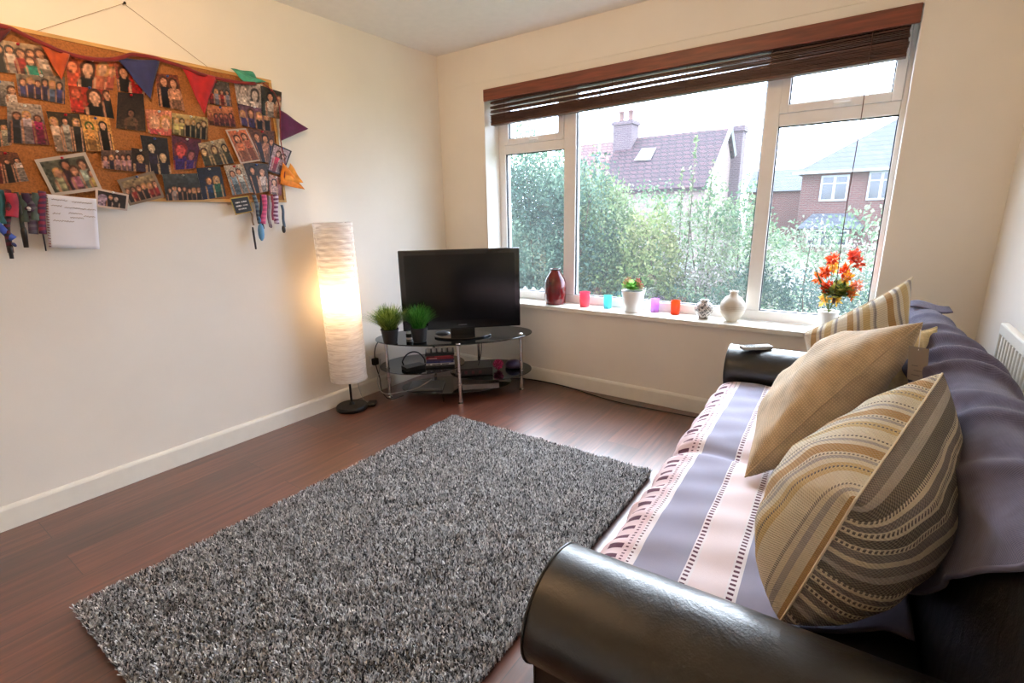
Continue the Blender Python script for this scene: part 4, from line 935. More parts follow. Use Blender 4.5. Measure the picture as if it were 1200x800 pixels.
PRM = vcol_mat('photo_print', .3, spec=.4)
CARD = mat('photo_card', (232, 230, 226), .5)
def quadpt(Q, u, v):
    return (Q[0]*(1-u)+Q[1]*u)*(1-v)+(Q[3]*(1-u)+Q[2]*u)*v
lay = [0]
def snapshot(px, bg, people, label, border=None, seed=0, bands=None, nx=44, bw=.07, name='photo_print', cat='photo', group='snapshots pinned on the corkboard'):
    """px: corners TL TR BR BL as seen; people: (u, v_head, size, skin, hair, clothes)"""
    lay[0] += 1; xx = .0225+.00045*lay[0]
    Q = [np.array((xx, 0, 0))*0+at(0, xx, *p) for p in px]
    Wd = np.linalg.norm(Q[1]-Q[0]); Ht = np.linalg.norm(Q[3]-Q[0]); ny = max(8, int(nx*Ht/Wd))
    rs = random.Random(seed*13+5); asp = Ht/Wd
    def colour(u, v):
        if border is not None and (u < bw or u > 1-bw or v < bw/asp*1. or v > 1-bw/asp*1.): return border
        c = bg[0] if len(bg) == 1 else tuple(bg[0][k]*(1-v)+bg[1][k]*v for k in range(3))
        if bands:
            for (u0, v0, u1, v1, cc) in bands:
                if u0 <= u <= u1 and v0 <= v <= v1: c = cc
        for (pu, pv, s_, sk, hr, cl) in people:
            du = u-pu; dv = (v-pv)*asp
            if dv > s_*.85 and abs(du) < s_*(.7+.8*min(1, (dv-s_*.85)/(s_*1.1))): c = cl if dv < s_*3.4 else tuple(k*.6 for k in cl)
            if dv > s_*1.4 and abs(abs(du)-s_*1.1) < s_*.22: c = tuple(k*.85 for k in sk)
            if du*du+(dv+.22*s_)**2 < (s_*.98)**2 or (abs(du) < s_*.95 and 0 < dv < s_*(.7+.6*((pu*37) % 1))): c = hr
            if abs(du) < s_*.35 and s_*.5 < dv < s_*1.15: c = tuple(k*.9 for k in sk)
            if (du/.68)**2+((dv-.10*s_)/.85)**2 < s_*s_: c = sk if dv < .45*s_ else tuple(k*.92 for k in sk)
        return c
    cells = np.zeros((ny*2, nx*2, 3))
    for j in range(ny*2):
        for i in range(nx*2): cells[j, i] = colour((i+.5)/nx/2, (j+.5)/ny/2)
    gn = np.random.default_rng(seed+77)
    big = gn.normal(size=(ny*2//5+2, nx*2//5+2)); big = np.kron(big, np.ones((5, 5)))[:ny*2, :nx*2]
    cells *= (1+.16*big+.08*gn.normal(size=big.shape))[:, :, None]
    pad = np.pad(cells, ((1, 1), (1, 1), (0, 0)), mode='edge')
    bl5 = (pad[1:-1, 1:-1]*2+pad[:-2, 1:-1]+pad[2:, 1:-1]+pad[1:-1, :-2]+pad[1:-1, 2:])/6
    img = bl5.reshape(ny, 2, nx, 2, 3).mean((1, 3))
    if border is not None:
        for j in range(ny):
            for i in range(nx):
                u, v = (i+.5)/nx, (j+.5)/ny
                if u < bw or u > 1-bw or v < bw/asp or v > 1-bw/asp: img[j, i] = border
    img = np.clip(img*np.array((.86, .80, .76)), 0, 255)
    V = []; F = []; C = []
    for j in range(ny+1):
        for i in range(nx+1):
            q = quadpt(Q, i/nx, j/ny); V.append((q[0]+.0004, q[1], q[2]))
    for j in range(ny):
        for i in range(nx):
            F.append((j*(nx+1)+i, (j+1)*(nx+1)+i, (j+1)*(nx+1)+i+1, j*(nx+1)+i+1)); C.append(s2l(img[j, i]))
    back = MB(); bq = [np.array((q[0], q[1], q[2])) for q in Q]
    vs = [tuple(q) for q in bq]+[tuple(q+np.array((.00035, 0, 0))) for q in bq]
    back.add(vs, [(0, 1, 2, 3), (7, 6, 5, 4), (0, 4, 5, 1), (1, 5, 6, 2), (2, 6, 7, 3), (3, 7, 4, 0)])
    o = back.build(name, CARD); o.location = o.location
    tag(o, label, cat, group)
    fastmesh('printed_picture', V, np.array(F), np.array(C), PRM, o)
    return o, Q
SK, SK2, SK3 = (214, 160, 128), (232, 186, 156), (176, 120, 92)
BR, BK_, BL_, RD = (74, 44, 30), (24, 20, 22), (196, 150, 90), (150, 60, 34)
def row(n, v, s_, cl, sk=SK, hr=(BR, BK_, BL_), u0=.12, u1=.88, vj=.05, seed=1):
    rs = random.Random(seed); out = []
    for i in range(n):
        out.append((u0+(u1-u0)*i/max(1, n-1), v+rs.uniform(-vj, vj), s_*rs.uniform(.9, 1.1), sk, hr[rs.randrange(len(hr))], cl[rs.randrange(len(cl))]))
    return out
R_, W_, T_l, N_y, P_k, G_y, BK2 = (150, 36, 36), (214, 204, 196), (24, 140, 124), (30, 34, 72), (204, 96, 130), (120, 120, 120), (20, 18, 20)
SN = [
 ([(18, 84), (76, 90), (76, 122), (22, 112)], [(150, 140, 120), (40, 44, 80)], row(6, .35, .075, [(60, 66, 140), (100, 130, 180), (50, 40, 90)], seed=2), 'snapshot of a crowd in blue tops, just below the picture with the teal shirt', None),
 ([(-12, 45), (50, 54), (64, 90), (-4, 84)], [(190, 170, 140), (60, 30, 30)], row(5, .30, .10, [R_, BK2, W_], seed=4)+[(.64, .55, .10, SK2, BR, T_l)], 'snapshot of a laughing group with one teal shirt, at the top left of the pinboard', None),
 ([(-20, 92), (16, 96), (22, 126), (-18, 122)], [(170, 166, 160), (60, 58, 60)], row(2, .3, .16, [W_, G_y], seed=5), 'grey toned snapshot at the left edge, left of the blue crowd picture', None),
 ([(-20, 140), (8, 140), (14, 170), (-18, 174)], [(50, 44, 44), (40, 36, 40)], row(2, .35, .15, [W_, (190, 190, 170)], seed=6, u1=.8), 'dark snapshot with white clothes at the left edge of the pinboard, mid height', None),
 ([(8, 119), (48, 123), (58, 170), (9, 167)], [(180, 170, 160), (36, 40, 60)], [(.25, .32, .13, SK3, BR, (40, 44, 62)), (.52, .28, .13, SK, BL_, (196, 186, 200)), (.82, .35, .12, SK3, BR, (170, 24, 104))], 'dusky snapshot with one person in a magenta top', None),
 ([(-10, 176), (20, 179), (34, 212), (-6, 216)], [(120, 70, 50), (40, 26, 26)], row(3, .3, .13, [R_, W_, BK2], seed=8), 'red and white toned snapshot at the lower left above the hanging lanyards', None),
 ([(80, 99), (127, 103), (134, 139), (83, 131)], [(170, 50, 30), (150, 40, 30)], [(.16, .28, .15, (220, 110, 80), RD, (200, 50, 40)), (.6, .36, .20, SK2, BR, BK2), (.92, .25, .12, SK, BR, BK2)], 'warm red snapshot of a dark haired woman in black, lower of the two like it', None),
 ([(76, 65), (138, 72), (132, 106), (80, 100)], [(210, 110, 60), (180, 70, 40)], [(.12, .34, .13, (236, 150, 110), RD, (214, 90, 60)), (.42, .38, .16, SK2, BR, BK2), (.72, .32, .13, SK2, BL_, (190, 110, 80)), (.92, .38, .1, SK, BL_, (190, 100, 80))], 'orange tinted snapshot of four smiling women, upper of the two like it', None),
 ([(134, 73), (172, 82), (171, 112), (138, 106)], [(160, 90, 70), (120, 20, 20)], [(.25, .30, .18, SK, BR, BK2), (.68, .38, .21, SK2, (190, 40, 30), (160, 20, 24))], 'snapshot of two faces, one with bright red hair, beneath the blue pennant', None),
 ([(138, 108), (168, 110), (171, 154), (136, 150)], [(40, 28, 26), (66, 54, 44)], [(.5, .55, .16, (120, 86, 70), BK_, (96, 78, 62))], 'very dark dim snapshot right of the warm red pictures', None),
 ([(182, 86), (208, 88), (217, 130), (186, 124)], [(120, 60, 44), (140, 90, 64)], [(.32, .22, .20, SK, BR, (20, 22, 40)), (.72, .25, .2, SK, BR, SK)], 'upright snapshot of a close couple, navy top, between the blue and red pennants', None),
 ([(170, 128), (201, 130), (201, 160), (174, 156)], [(220, 150, 120), (190, 80, 80)], [(.32, .45, .26, SK2, (210, 150, 120), (214, 90, 100)), (.76, .5, .26, SK2, BL_, (210, 110, 100))], 'close up snapshot of two pale pink faces cheek to cheek', None),
 ([(201, 132), (244, 138), (243, 164), (202, 157)], [(206, 190, 130), (20, 26, 22)], row(6, .35, .07, [(30, 40, 34), (200, 200, 130), BK2], sk=(210, 190, 150), seed=12), 'wide snapshot of a line of people before a yellowish wall', None),
 ([(235, 92), (268, 97), (272, 125), (237, 120)], [(110, 104, 92), (60, 60, 80)], row(5, .42, .08, [(140, 150, 180), (80, 70, 70), R_], seed=13), 'snapshot of a bluish group at the top, right of the red pennant', None),
 ([(242, 123), (272, 126), (277, 149), (244, 146)], [(196, 130, 90), (120, 60, 46)], row(5, .45, .08, [(120, 44, 44), (90, 40, 50), (150, 90, 60)], sk=(170, 100, 80), seed=14), 'small orange brown snapshot directly below the bluish group picture', None),
 ([(278, 121), (316, 127), (318, 154), (282, 147)], [(90, 60, 90), (180, 140, 130)], row(4, .4, .10, [(60, 50, 110), (200, 150, 160), BK2, (110, 50, 80)], seed=15), 'purple toned snapshot of seated friends below the grey white picture', None),
 ([(274, 95), (308, 99), (306, 127), (278, 121)], [(196, 188, 184), (150, 146, 146)], [(.3, .35, .17, (206, 196, 190), (150, 140, 136), (214, 210, 206)), (.72, .5, .17, (196, 186, 180), (60, 56, 58), (222, 218, 214))], 'washed out grey and white snapshot just beneath the green pennant', None),
 ([(305, 100), (330, 108), (329, 140), (307, 135)], [(60, 54, 44), (26, 40, 36)], [(.45, .3, .18, SK, BK_, (200, 196, 190)), (.88, .25, .12, SK, BR, (190, 170, 150))], 'dark snapshot of an embracing pair at the upper right corner of the pinboard', None),
 ([(164, 158), (196, 162), (201, 206), (172, 202)], [(40, 40, 46), (24, 24, 40)], [(.35, .30, .19, (226, 208, 180), BK_, (34, 30, 60)), (.74, .52, .20, (226, 200, 160), BK_, (30, 30, 44))], 'dark upright snapshot of two pale faces wearing glasses', None),
 ([(201, 158), (236, 164), (229, 197), (204, 199)], [(90, 40, 60), (60, 36, 100)], [(.3, .42, .26, (214, 90, 90), (120, 40, 46), (60, 40, 120)), (.72, .55, .18, (180, 110, 110), (70, 40, 50), (60, 40, 120))], 'snapshot of a flushed pink face over purple clothing', None),
 ([(232, 168), (262, 162), (275, 191), (240, 195)], [(190, 180, 150), (70, 66, 50)], row(3, .35, .12, [(210, 206, 190), (60, 60, 40), (170, 160, 100)], sk=(216, 190, 140), seed=20), 'tilted snapshot with cream and olive dresses beside the white bordered one', None),
 ([(54, 130), (97, 134), (101, 178), (66, 177)], [(60, 50, 36), (50, 40, 34)], [(.14, .25, .13, SK, BL_, (222, 200, 180)), (.46, .22, .11, SK, BK_, (200, 206, 200)), (.78, .22, .12, SK2, BL_, (50, 50, 50))], 'snapshot of dancers, one in a long white dress, below the orange tinted pictures', None),
 ([(93, 134), (128, 138), (135, 179), (102, 176)], [(226, 170, 90), (236, 190, 110)], [(.25, .3, .15, (236, 190, 120), (60, 90, 30), (230, 170, 90)), (.72, .25, .15, SK2, BK_, (30, 24, 20))], 'bright yellow snapshot with black silhouettes, curling off the board', None),
 ([(118, 176), (154, 176), (157, 201), (120, 197)], [(110, 90, 80), (50, 30, 40)], row(5, .38, .08, [(190, 150, 160), (40, 30, 50), (170, 50, 60)], seed=23), 'small snapshot of a row of people in pink and black, below the yellow one', None),
 ([(154, 173), (174, 176), (176, 202), (154, 200)], [(60, 50, 44), (36, 26, 30)], [(.5, .4, .3, (206, 170, 130), BK_, (50, 36, 60))], 'small dark snapshot of one face partly under the glasses picture', None),
 ([(40, 187), (100, 178), (120, 222), (62, 230)], [(90, 96, 84), (60, 70, 60)], [(.30, .42, .10, SK, BL_, (180, 190, 150)), (.5, .25, .1, SK3, BK_, (60, 34, 50)), (.62, .42, .1, SK, BR, (190, 120, 150)), (.82, .30, .1, SK, BR, (170, 196, 186)), (.93, .55, .08, SK, BR, (200, 180, 96))], 'white edged snapshot of people in green and pink dresses above the notepad page', (214, 214, 208)),
 ([(137, 211), (180, 200), (193, 231), (152, 241)], [(170, 160, 120), (60, 30, 28)], row(6, .45, .075, [(150, 40, 40), (30, 26, 30), (40, 30, 34)], seed=26), 'tilted snapshot of dancers in red and black at the bottom edge of the board', (140, 130, 116)),
 ([(190, 204), (236, 203), (239, 234), (195, 235)], [(70, 80, 84), (20, 22, 30)], row(7, .6, .06, [(30, 30, 40), (180, 170, 170), BK2], seed=27), 'dark wide snapshot of a night time crowd at the bottom of the board', None),
 ([(230, 197), (258, 195), (265, 230), (238, 234)], [(24, 30, 50), (20, 30, 60)], [(.4, .42, .15, (216, 160, 110), BR, (30, 60, 110)), (.72, .42, .15, (216, 180, 140), BL_, (30, 90, 70))], 'navy blue snapshot of two lit faces right of the night time crowd picture', None),
 ([(262, 194), (284, 192), (297, 225), (273, 229)], [(190, 180, 160), (120, 140, 150)], [(.3, .3, .15, SK, BR, (120, 150, 170)), (.65, .25, .15, SK, BR, (190, 206, 206))], 'pale snapshot of a couple in light clothes, low on the right of the board', None),
 ([(284, 190), (314, 192), (315, 224), (297, 227)], [(70, 64, 60), (24, 22, 24)], [(.3, .25, .14, SK, BK_, (30, 28, 30)), (.72, .3, .16, SK2, BR, (220, 216, 214))], 'snapshot with white shirt and black suit above the hanging keyrings', None),
 ([(315, 204), (330, 208), (330, 229), (316, 227)], [(206, 170, 160), (120, 30, 40)], [(.4, .35, .22, SK2, BR, (200, 170, 170))], 'small pink and dark red snapshot at the lower right corner of the board', None),
 ([(264, 152), (288, 150), (307, 188), (282, 192)], [(206, 120, 80), (190, 110, 80)], [(.35, .28, .16, SK, BR, (216, 130, 90)), (.72, .25, .15, SK, BR, (200, 110, 80))], 'white edged upright snapshot of two women in orange tops and navy skirts', (214, 206, 196), [(.1, .62, .95, .95, (32, 34, 80))]),
 ([(290, 150), (322, 154), (319, 190), (306, 190)], [(110, 70, 50), (60, 50, 70)], [(.25, .25, .15, SK, BR, (34, 36, 66)), (.6, .28, .15, SK, BK_, (190, 140, 120)), (.88, .35, .12, SK, BR, (40, 40, 80))], 'snapshot of friends in navy next to the white edged upright one', None),
 ([(320, 167), (342, 177), (331, 206), (313, 200)], [(196, 180, 196), (170, 150, 170)], [(.4, .3, .15, (216, 180, 180), BR, (220, 40, 90)), (.7, .32, .14, (214, 190, 190), BR, (196, 170, 190))], 'black framed picture with a magenta dress jutting past the right edge of the board', (34, 16, 26)),
 ([(112, 220), (151, 228), (149, 247), (112, 242)], [(40, 34, 40), (26, 22, 28)], [(.22, .55, .16, (186, 170, 200), (170, 156, 190), (176, 160, 196)), (.45, .35, .1, SK, BK_, (30, 24, 30)), (.62, .4, .1, (206, 190, 180), BK_, (40, 34, 40))], 'white bordered instant photo hanging off the bottom edge of the board', (238, 232, 226)),
]
PIN = {}
def pinmat(c):
    if c not in PIN: PIN[c] = mat('pin_'+str(len(PIN)), c, .3)
    return PIN[c]
for i, e in enumerate(SN):
    px, bg, pe, lb, bd = e[:5]; bands = e[5] if len(e) > 5 else None
    o, Q = snapshot(px, bg, pe, lb, bd, seed=i, bands=bands)
    q = quadpt(Q, .5, .06); c = [(236, 232, 226), (196, 40, 60), (60, 90, 160), (236, 236, 236)][i % 4]
    b = MB(Fr(tuple(q+np.array((.0016, 0, 0))), (0, 1, 0), (0, 0, 1), (1, 0, 0))); b.lathe((0, 0, 0), [(.0045, 0), (.005, .002), (.0025, .004), (.0025, .009), (.004, .011), (0, .0125)], 10, cap=False)
    b.build('push_pin', pinmat(c), o, smooth=True)
# black and gold badge card at the lower right
o, Q = snapshot([(269, 232), (291, 229), (297, 248), (276, 252)], [(24, 22, 24)], [], 'small black card with a gold edge and white lettering below the right of the board', (206, 180, 70), seed=50, bands=[(.2, .28, .45, .36, (220, 220, 220)), (.5, .28, .8, .36, (220, 220, 220)), (.18, .48, .5, .56, (210, 210, 214)), (.55, .48, .82, .56, (210, 210, 214)), (.25, .68, .7, .76, (220, 220, 220))], nx=36, bw=.06, name='badge_card', cat='card', group=None)
# notepad page with spiral edge
lay[0] += 2
xx = .0225+.00045*lay[0]; Q = [at(0, xx, *p) for p in ((52, 227), (113, 233), (116, 292), (57, 290))]
b = MB(); G = []
for j in range(13):
    G.append([tuple(quadpt(Q, i/12, j/12)+np.array((.010*(j/12)**2*(i/12)+.002*math.sin(i*.5), 0, 0))) for i in range(13)])
b.grid(G); note = b.build('notepad_page', mat('note_paper', (232, 232, 240), .8), smooth=True, solid=.0008); tag(note, 'white ruled notepad page with handwriting and a torn spiral edge, pinned below the board', 'note')
b = MB()
def npt(u, v, off=.0015): return tuple(quadpt(Q, u, v)+np.array((.010*v*v*u+.002*math.sin(u*6)+off, 0, 0)))
rs = random.Random(4)
for (u0, u1, v0) in ((.12, .42, .09), (.5, .9, .10), (.1, .3, .2), (.35, .78, .22), (.8, .97, .22), (.12, .26, .35), (.42, .7, .32), (.72, .95, .36), (.12, .52, .48), (.45, .72, .40)):
    pts = []; k = int((u1-u0)*60)
    for i in range(k+1): u = u0+(u1-u0)*i/k; pts.append(npt(u, v0+.012*math.sin(i*2.1)+rs.uniform(-.006, .006)))
    b.tube(pts, .0008, 4)
b.build('handwriting', mat('brown_ink', (150, 120, 100), .8), note)
b = MB()
for k in range(20):
    v = .02+.05*k; b.tube([npt(.0, v), npt(.035, v+.004), npt(.05, v+.01)], .0016, 4)
b.build('spiral_holes', mat('maroon_edge', (110, 30, 50), .7), note)

# ---- bunting draped over the board
def ribbon_strip(name, pts, w, m, par=None, label=None, cat=None, x0=.052, thick=.0015, group=None):
    P = [np.array(at(0, x0, *p)) for p in pts]; P = [np.array(q) for q in bez(P, 6)]; G = []
    for i, p in enumerate(P):
        t = P[min(i+1, len(P)-1)]-P[max(0, i-1)]; t /= np.linalg.norm(t)+1e-9; n = np.array((0, -t[2], t[1])); n /= np.linalg.norm(n)+1e-9
        xo = .004*math.sin(i*.6)
        G.append([tuple(p+n*w*k+np.array((xo+.003*math.cos(k*3), 0, 0))) for k in (-.5, 0, .5)])
    b = MB(); b.grid(G); o = b.build(name, m, par, smooth=True, solid=thick)
    if label: tag(o, label, cat, group)
    return o
def fabric(name, c): return mat(name, c, .75, noise=.12, nscale=25, bump=.1, sheen=.2)
bt = thing('bunting', tuple(at(0, .052, 150, 80)), 'string of multicoloured fabric pennants draped along the top of the pinboard', 'bunting')
ribbon_strip('bunting_tape', [(-14, 30), (12, 33), (45, 49), (75, 61), (105, 69), (135, 69), (155, 64), (172, 66), (192, 71), (213, 78), (240, 88), (275, 96), (300, 98)], .016, fabric('tape_maroon', (120, 20, 22)), bt)
def pennant(pts, c, label, sag=.01):
    P = [np.array(at(0, .048, *p)) for p in pts]; b = MB(); n = 12; G = []
    for i in range(n+1):
        t = i/n; r_ = []
        for k in range(n+1):
            s_ = k/n; a = P[0]*(1-s_)+P[1]*s_; q = a*(1-t)+P[2]*t
            r_.append(tuple(q+np.array((sag*math.sin(s_*9+t*3)*(1-t)*.6+.004*math.sin(t*8), 0, 0))))
        G.append(r_)
    b.grid(G); o = b.build('pennant', fabric('pennant_'+str(len(WL)), c), bt, smooth=True, solid=.001); o['label'] = label; return o
pennant([(-14, 32), (14, 34), (-2, 52)], (84, 14, 28), 'dark maroon pennant')
pennant([(48, 54), (82, 64), (72, 94)], (176, 70, 22), 'orange pennant')
pennant([(136, 68), (187, 71), (176, 116)], (34, 38, 88), 'navy blue shiny pennant')
pennant([(212, 77), (254, 91), (239, 134)], (170, 14, 22), 'bright red pennant')
pennant([(270, 80), (312, 96), (288, 98)], (76, 164, 134), 'sea green folded pennant')
pennant([(270, 80), (296, 84), (306, 97)], (66, 150, 122), 'sea green folded pennant')
pennant([(327, 128), (329, 165), (361, 151)], (86, 16, 70), 'plum purple pennant')
pennant([(331, 190), (328, 216), (357, 222)], (232, 134, 36), 'orange pennant hanging at the right')
pennant([(340, 191), (330, 214), (355, 214)], (236, 150, 50), 'orange pennant hanging at the right')
b = MB(); b.tube(bez([tuple(at(0, .050, 308, 97)), tuple(at(0, .052, 322, 110)), tuple(at(0, .053, 328, 130)), tuple(at(0, .053, 329, 165)), tuple(at(0, .050, 334, 190)), tuple(at(0, .050, 333, 212))], 6), .003, 5); b.build('bunting_cord', bpy.data.materials['tape_maroon'], bt, smooth=True)

# ---- lanyards, wristbands and keyrings hanging off the bottom edge
def hanger(pts, w, c, label, cat='lanyard', end=None, c2=None, x0=.047, grp='wristbands and lanyards hanging from the board'):
    m_ = fabric('strap_'+str(len(WL)), c)
    if c2:
        nt = m_.node_tree; tc = N(nt, 'ShaderNodeTexCoord'); wv = N(nt, 'ShaderNodeTexWave', Scale=14.0, Distortion=3.0); wv.bands_direction = 'Z'; L(nt, tc.outputs['Object'], wv.inputs[0])
        r = ramp(nt, [(.0, c), (.5, c2)], 'CONSTANT'); L(nt, wv.outputs['Fac'], r.inputs[0]); L(nt, r.outputs[0], nt.nodes['Principled BSDF'].inputs['Base Color'])
    w *= 1.35
    o = ribbon_strip('lanyard' if cat == 'lanyard' else 'keyring', pts, w, m_, None, label, cat, x0=x0, group=grp)
    if end:
        q0, q1 = [np.array(at(0, x0, *p)) for p in end[0]]; b = MB()
        if end[2] == 'oval': b.tube([tuple(q0*(1-t)+q1*t) for t in (0, .15, .35, .65, .85, 1)], [end[1]*k for k in (.3, .8, 1, 1, .8, .3)], 10)
        else: b.tube([tuple(q0), tuple(q0*.8+q1*.2), tuple(q1)], [end[1]*.7, end[1], end[1]*.8], 8)
        b.build('clasp', mat('clasp_'+str(len(WL)), end[3], .35), o, smooth=True)
    return o
hanger([(-2, 222), (1, 245), (3, 262)], .022, (30, 90, 96), 'teal lanyard at the far left end of the board')
hanger([(9, 222), (10, 250), (8, 270), (13, 296)], .014, (28, 26, 30), 'black lanyard with a rectangular end, longest at the left', end=([(11, 288), (14, 303)], .008, 'rect', (20, 20, 22)), c2=(90, 20, 40), x0=.050)
hanger([(12, 226), (15, 240), (14, 254)], .026, (170, 40, 66), 'short crimson wristband over the black lanyard', x0=.054)
hanger([(-4, 262), (6, 272), (16, 280)], .018, (50, 80, 170), 'bright blue tag slanting off the left edge', end=([(14, 284), (19, 289)], .006, 'oval', (30, 50, 110)), x0=.056)
hanger([(19, 225), (24, 250), (27, 270)], .010, (44, 50, 44), 'dark green lanyard ending in a black buckle', end=([(27, 266), (31, 290)], .010, 'rect', (22, 20, 20)))
hanger([(29, 226), (32, 238), (34, 246)], .018, (60, 26, 60), 'plum wristband with a white bead', end=([(33, 242), (34.5, 247)], .007, 'oval', (226, 222, 220)), x0=.051)
hanger([(25, 228), (28, 244), (30, 260)], .016, (60, 76, 64), 'grey green wristband hanging between two lanyards on the left', x0=.048)
hanger([(37, 227), (38, 250), (39, 274)], .022, (64, 44, 70), 'muted purple checked wristband in the left hand bunch', c2=(90, 84, 96))
hanger([(42, 226), (42, 240), (41, 258)], .018, (70, 90, 86), 'dusty teal wristband just left of the woven red lanyard', x0=.051)
hanger([(49, 224), (49, 250), (50, 274)], .018, (130, 30, 60), 'red and purple woven lanyard left of the notepad page', c2=(70, 30, 70), end=([(50, 272), (54, 294)], .003, 'rect', (30, 26, 26)), x0=.051)
# right bunch
hanger([(306, 228), (306, 248), (308, 268)], .012, (36, 38, 60), 'navy strap between the slate and pink wristbands', grp='keyrings on the right of the board', x0=.049)
hanger([(319, 229), (320, 246), (320, 258)], .012, (150, 60, 90), 'short rose wristband beside the mauve grey one', grp='keyrings on the right of the board', x0=.049)
lg_ = 'keyrings on the right of the board'
hanger([(297, 228), (302, 246), (304, 262)], .016, (44, 60, 84), 'slate blue wristband at the left of the right hand bunch', c2=(90, 110, 120), grp=lg_)
hanger([(294, 248), (296, 256), (297, 264)], .008, (140, 120, 100), 'pen shaped keyring with a dark tapering body', cat='keyring', end=([(296, 266), (300, 292)], .006, 'rect', (44, 40, 44)), grp=lg_)
hanger([(303, 254), (305, 260), (306, 266)], .008, (60, 110, 160), 'blue oval keyring hanging below the slate wristband', cat='keyring', end=([(305, 262), (307, 282)], .016, 'oval', (90, 150, 196)), grp=lg_, x0=.053)
hanger([(309, 228), (310, 244), (308, 262)], .022, (206, 84, 128), 'candy pink wristband in the right hand bunch', c2=(170, 60, 110), grp=lg_, x0=.051)
hanger([(315, 229), (315, 250), (317, 266)], .014, (130, 120, 130), 'mauve grey wristband ending in a dark bead', end=([(317, 262), (318, 267)], .007, 'oval', (90, 60, 80)), grp=lg_)
hanger([(323, 228), (323, 244), (324, 262)], .022, (100, 40, 84), 'purple and white chequered wristband in the right bunch', c2=(200, 180, 196), grp=lg_, x0=.051)
hanger([(330, 240), (332, 252), (333, 266)], .012, (60, 84, 110), 'blue lanyard with a round black end, furthest right', end=([(332, 264), (333, 273)], .010, 'oval', (40, 40, 44)), grp=lg_, x0=.050)

# ------------------------------------------------------------------ outside
GZ = -.55
GRASS = mat('lawn', (75, 98, 58), .95, noise=.25, nscale=9)
b = MB(); b.box((-40, .35, GZ-.2), (40, 70, GZ)); struct(b.build('outdoor_ground', GRASS))
ROADM = mat('tarmac', (84, 84, 86), .9, noise=.08)
b = MB(); b.box((-40, 9.5, GZ), (40, 15, GZ+.012)); struct(b.build('outdoor_road', ROADM))
# exterior foliage
BUSHM = vcol_mat('shrub_leaves', .6, trans=.3, spec=.2)
BARK = mat('bark', (67, 56, 44), .9, noise=.3, nscale=20)
def bush(name, label, cat, blobs, n, size, pal, seed, stems, grp=None):
    c0 = blobs[0]; t = thing(name, (c0[0], c0[1], GZ), label, cat, grp)
    rg = np.random.default_rng(seed); Ps = []; vol = np.array([q[3]*q[4]*q[5] for q in blobs]); vol = vol**.67; pr_ = vol/vol.sum()
    idx = rg.choice(len(blobs), n, p=pr_); B = np.array(blobs)
    d = rg.normal(size=(n, 3)); d /= np.linalg.norm(d, axis=1, keepdims=True)
    lump = 1+.14*np.sin(d[:, 0]*7+idx)+.12*np.sin(d[:, 2]*9+d[:, 1]*6)
    rr = rg.uniform(.62, 1.04, n)**.7*lump
    p = B[idx, :3]+d*B[idx, 3:6]*rr[:, None]; p[:, 2] = np.maximum(p[:, 2], GZ+.03)
    s = rg.normal(size=(n, 3)); f = d*.6+rg.normal(size=(n, 3))*.7+np.array((0, 0, .1)); f /= np.linalg.norm(f, axis=1, keepdims=True)
    s = np.cross(f, s); s /= np.linalg.norm(s, axis=1, keepdims=True); a = size*rg.uniform(.5, 1.2, n)[:, None]; w = a*rg.uniform(.2, .32, n)[:, None]
    V = np.stack([p-f*a*.5, p+s*w, p+f*a*.5, p-s*w], 1).reshape(-1, 3); F = np.arange(n*4).reshape(n, 4)
    P_ = np.array([s2l(c) for c in pal]); k = (rg.uniform(0, 1, n)*.5+.5*(.5+.5*np.sin(p[:, 0]*3.1+p[:, 2]*4.3+np.sin(p[:, 1]*3)*1.5)))*len(pal); k = np.clip(k.astype(int), 0, len(pal)-1)
    C = P_[k]*rg.uniform(.75, 1.2, (n, 1))
    fastmesh('foliage', V, F, C, BUSHM, t)['kind'] = 'stuff'
    for j in range(stems):
        q = blobs[j % len(blobs)]; b = MB(); x0, y0 = q[0]+rg.uniform(-.15, .15), q[1]+rg.uniform(-.1, .1); tx, ty, tz = q[0]+rg.uniform(-.5, .5)*q[3], q[1]+rg.uniform(-.5, .5)*q[4], q[2]+q[5]*.75
        b.tube(bez([(x0, y0, GZ), ((x0*2+tx)/3+.05, (y0*2+ty)/3, GZ+(tz-GZ)*.4), (tx, ty, tz)], 5), [.022*(1-.8*i/10) for i in range(11)], 6); b.build('branch', BARK, t, smooth=True)
    return t
G1 = [(51, 72, 51), (70, 91, 60), (89, 109, 72), (109, 124, 85), (130, 140, 105)]
G2 = [(44, 67, 58), (61, 85, 72), (78, 102, 85), (102, 121, 98)]
G3 = [(81, 98, 49), (105, 117, 58), (128, 135, 77), (144, 144, 98)]
bush('shrub', 'tall dense bluish green shrub outside the left hand window pane', 'shrub', [(-.9, 2.6, .75, .75, .55, 1.25), (-1.0, 2.9, 1.1, .9, .3, 1.0), (-.7, 2.7, .9, .45, .4, .7), (-.25, 2.7, .8, .55, .5, 1.15), (-1.5, 2.9, .6, .7, .6, 1.4), (-.6, 2.5, .0, 1.1, .55, .6)], 42000, .055, G2, 21, 4)
bush('tree', 'tall pale green tree standing behind the shrub in the left pane', 'tree', [(-2.3, 4.2, 1.0, 1.1, .5, 1.5), (-1.3, 4.3, .8, .9, .5, 1.35), (-3.2, 4.2, .9, 1.0, .5, 1.6)], 26000, .075, [(96, 120, 98), (116, 142, 112), (140, 162, 128)], 41, 3)
bush('shrub', 'bright green leafy shrub just right of the left mullion outside', 'shrub', [(.15, 2.9, .65, .5, .45, .85), (-.1, 3.0, 1.0, .4, .4, .85), (.35, 2.8, .1, .6, .5, .7)], 15000, .055, G1, 22, 4)
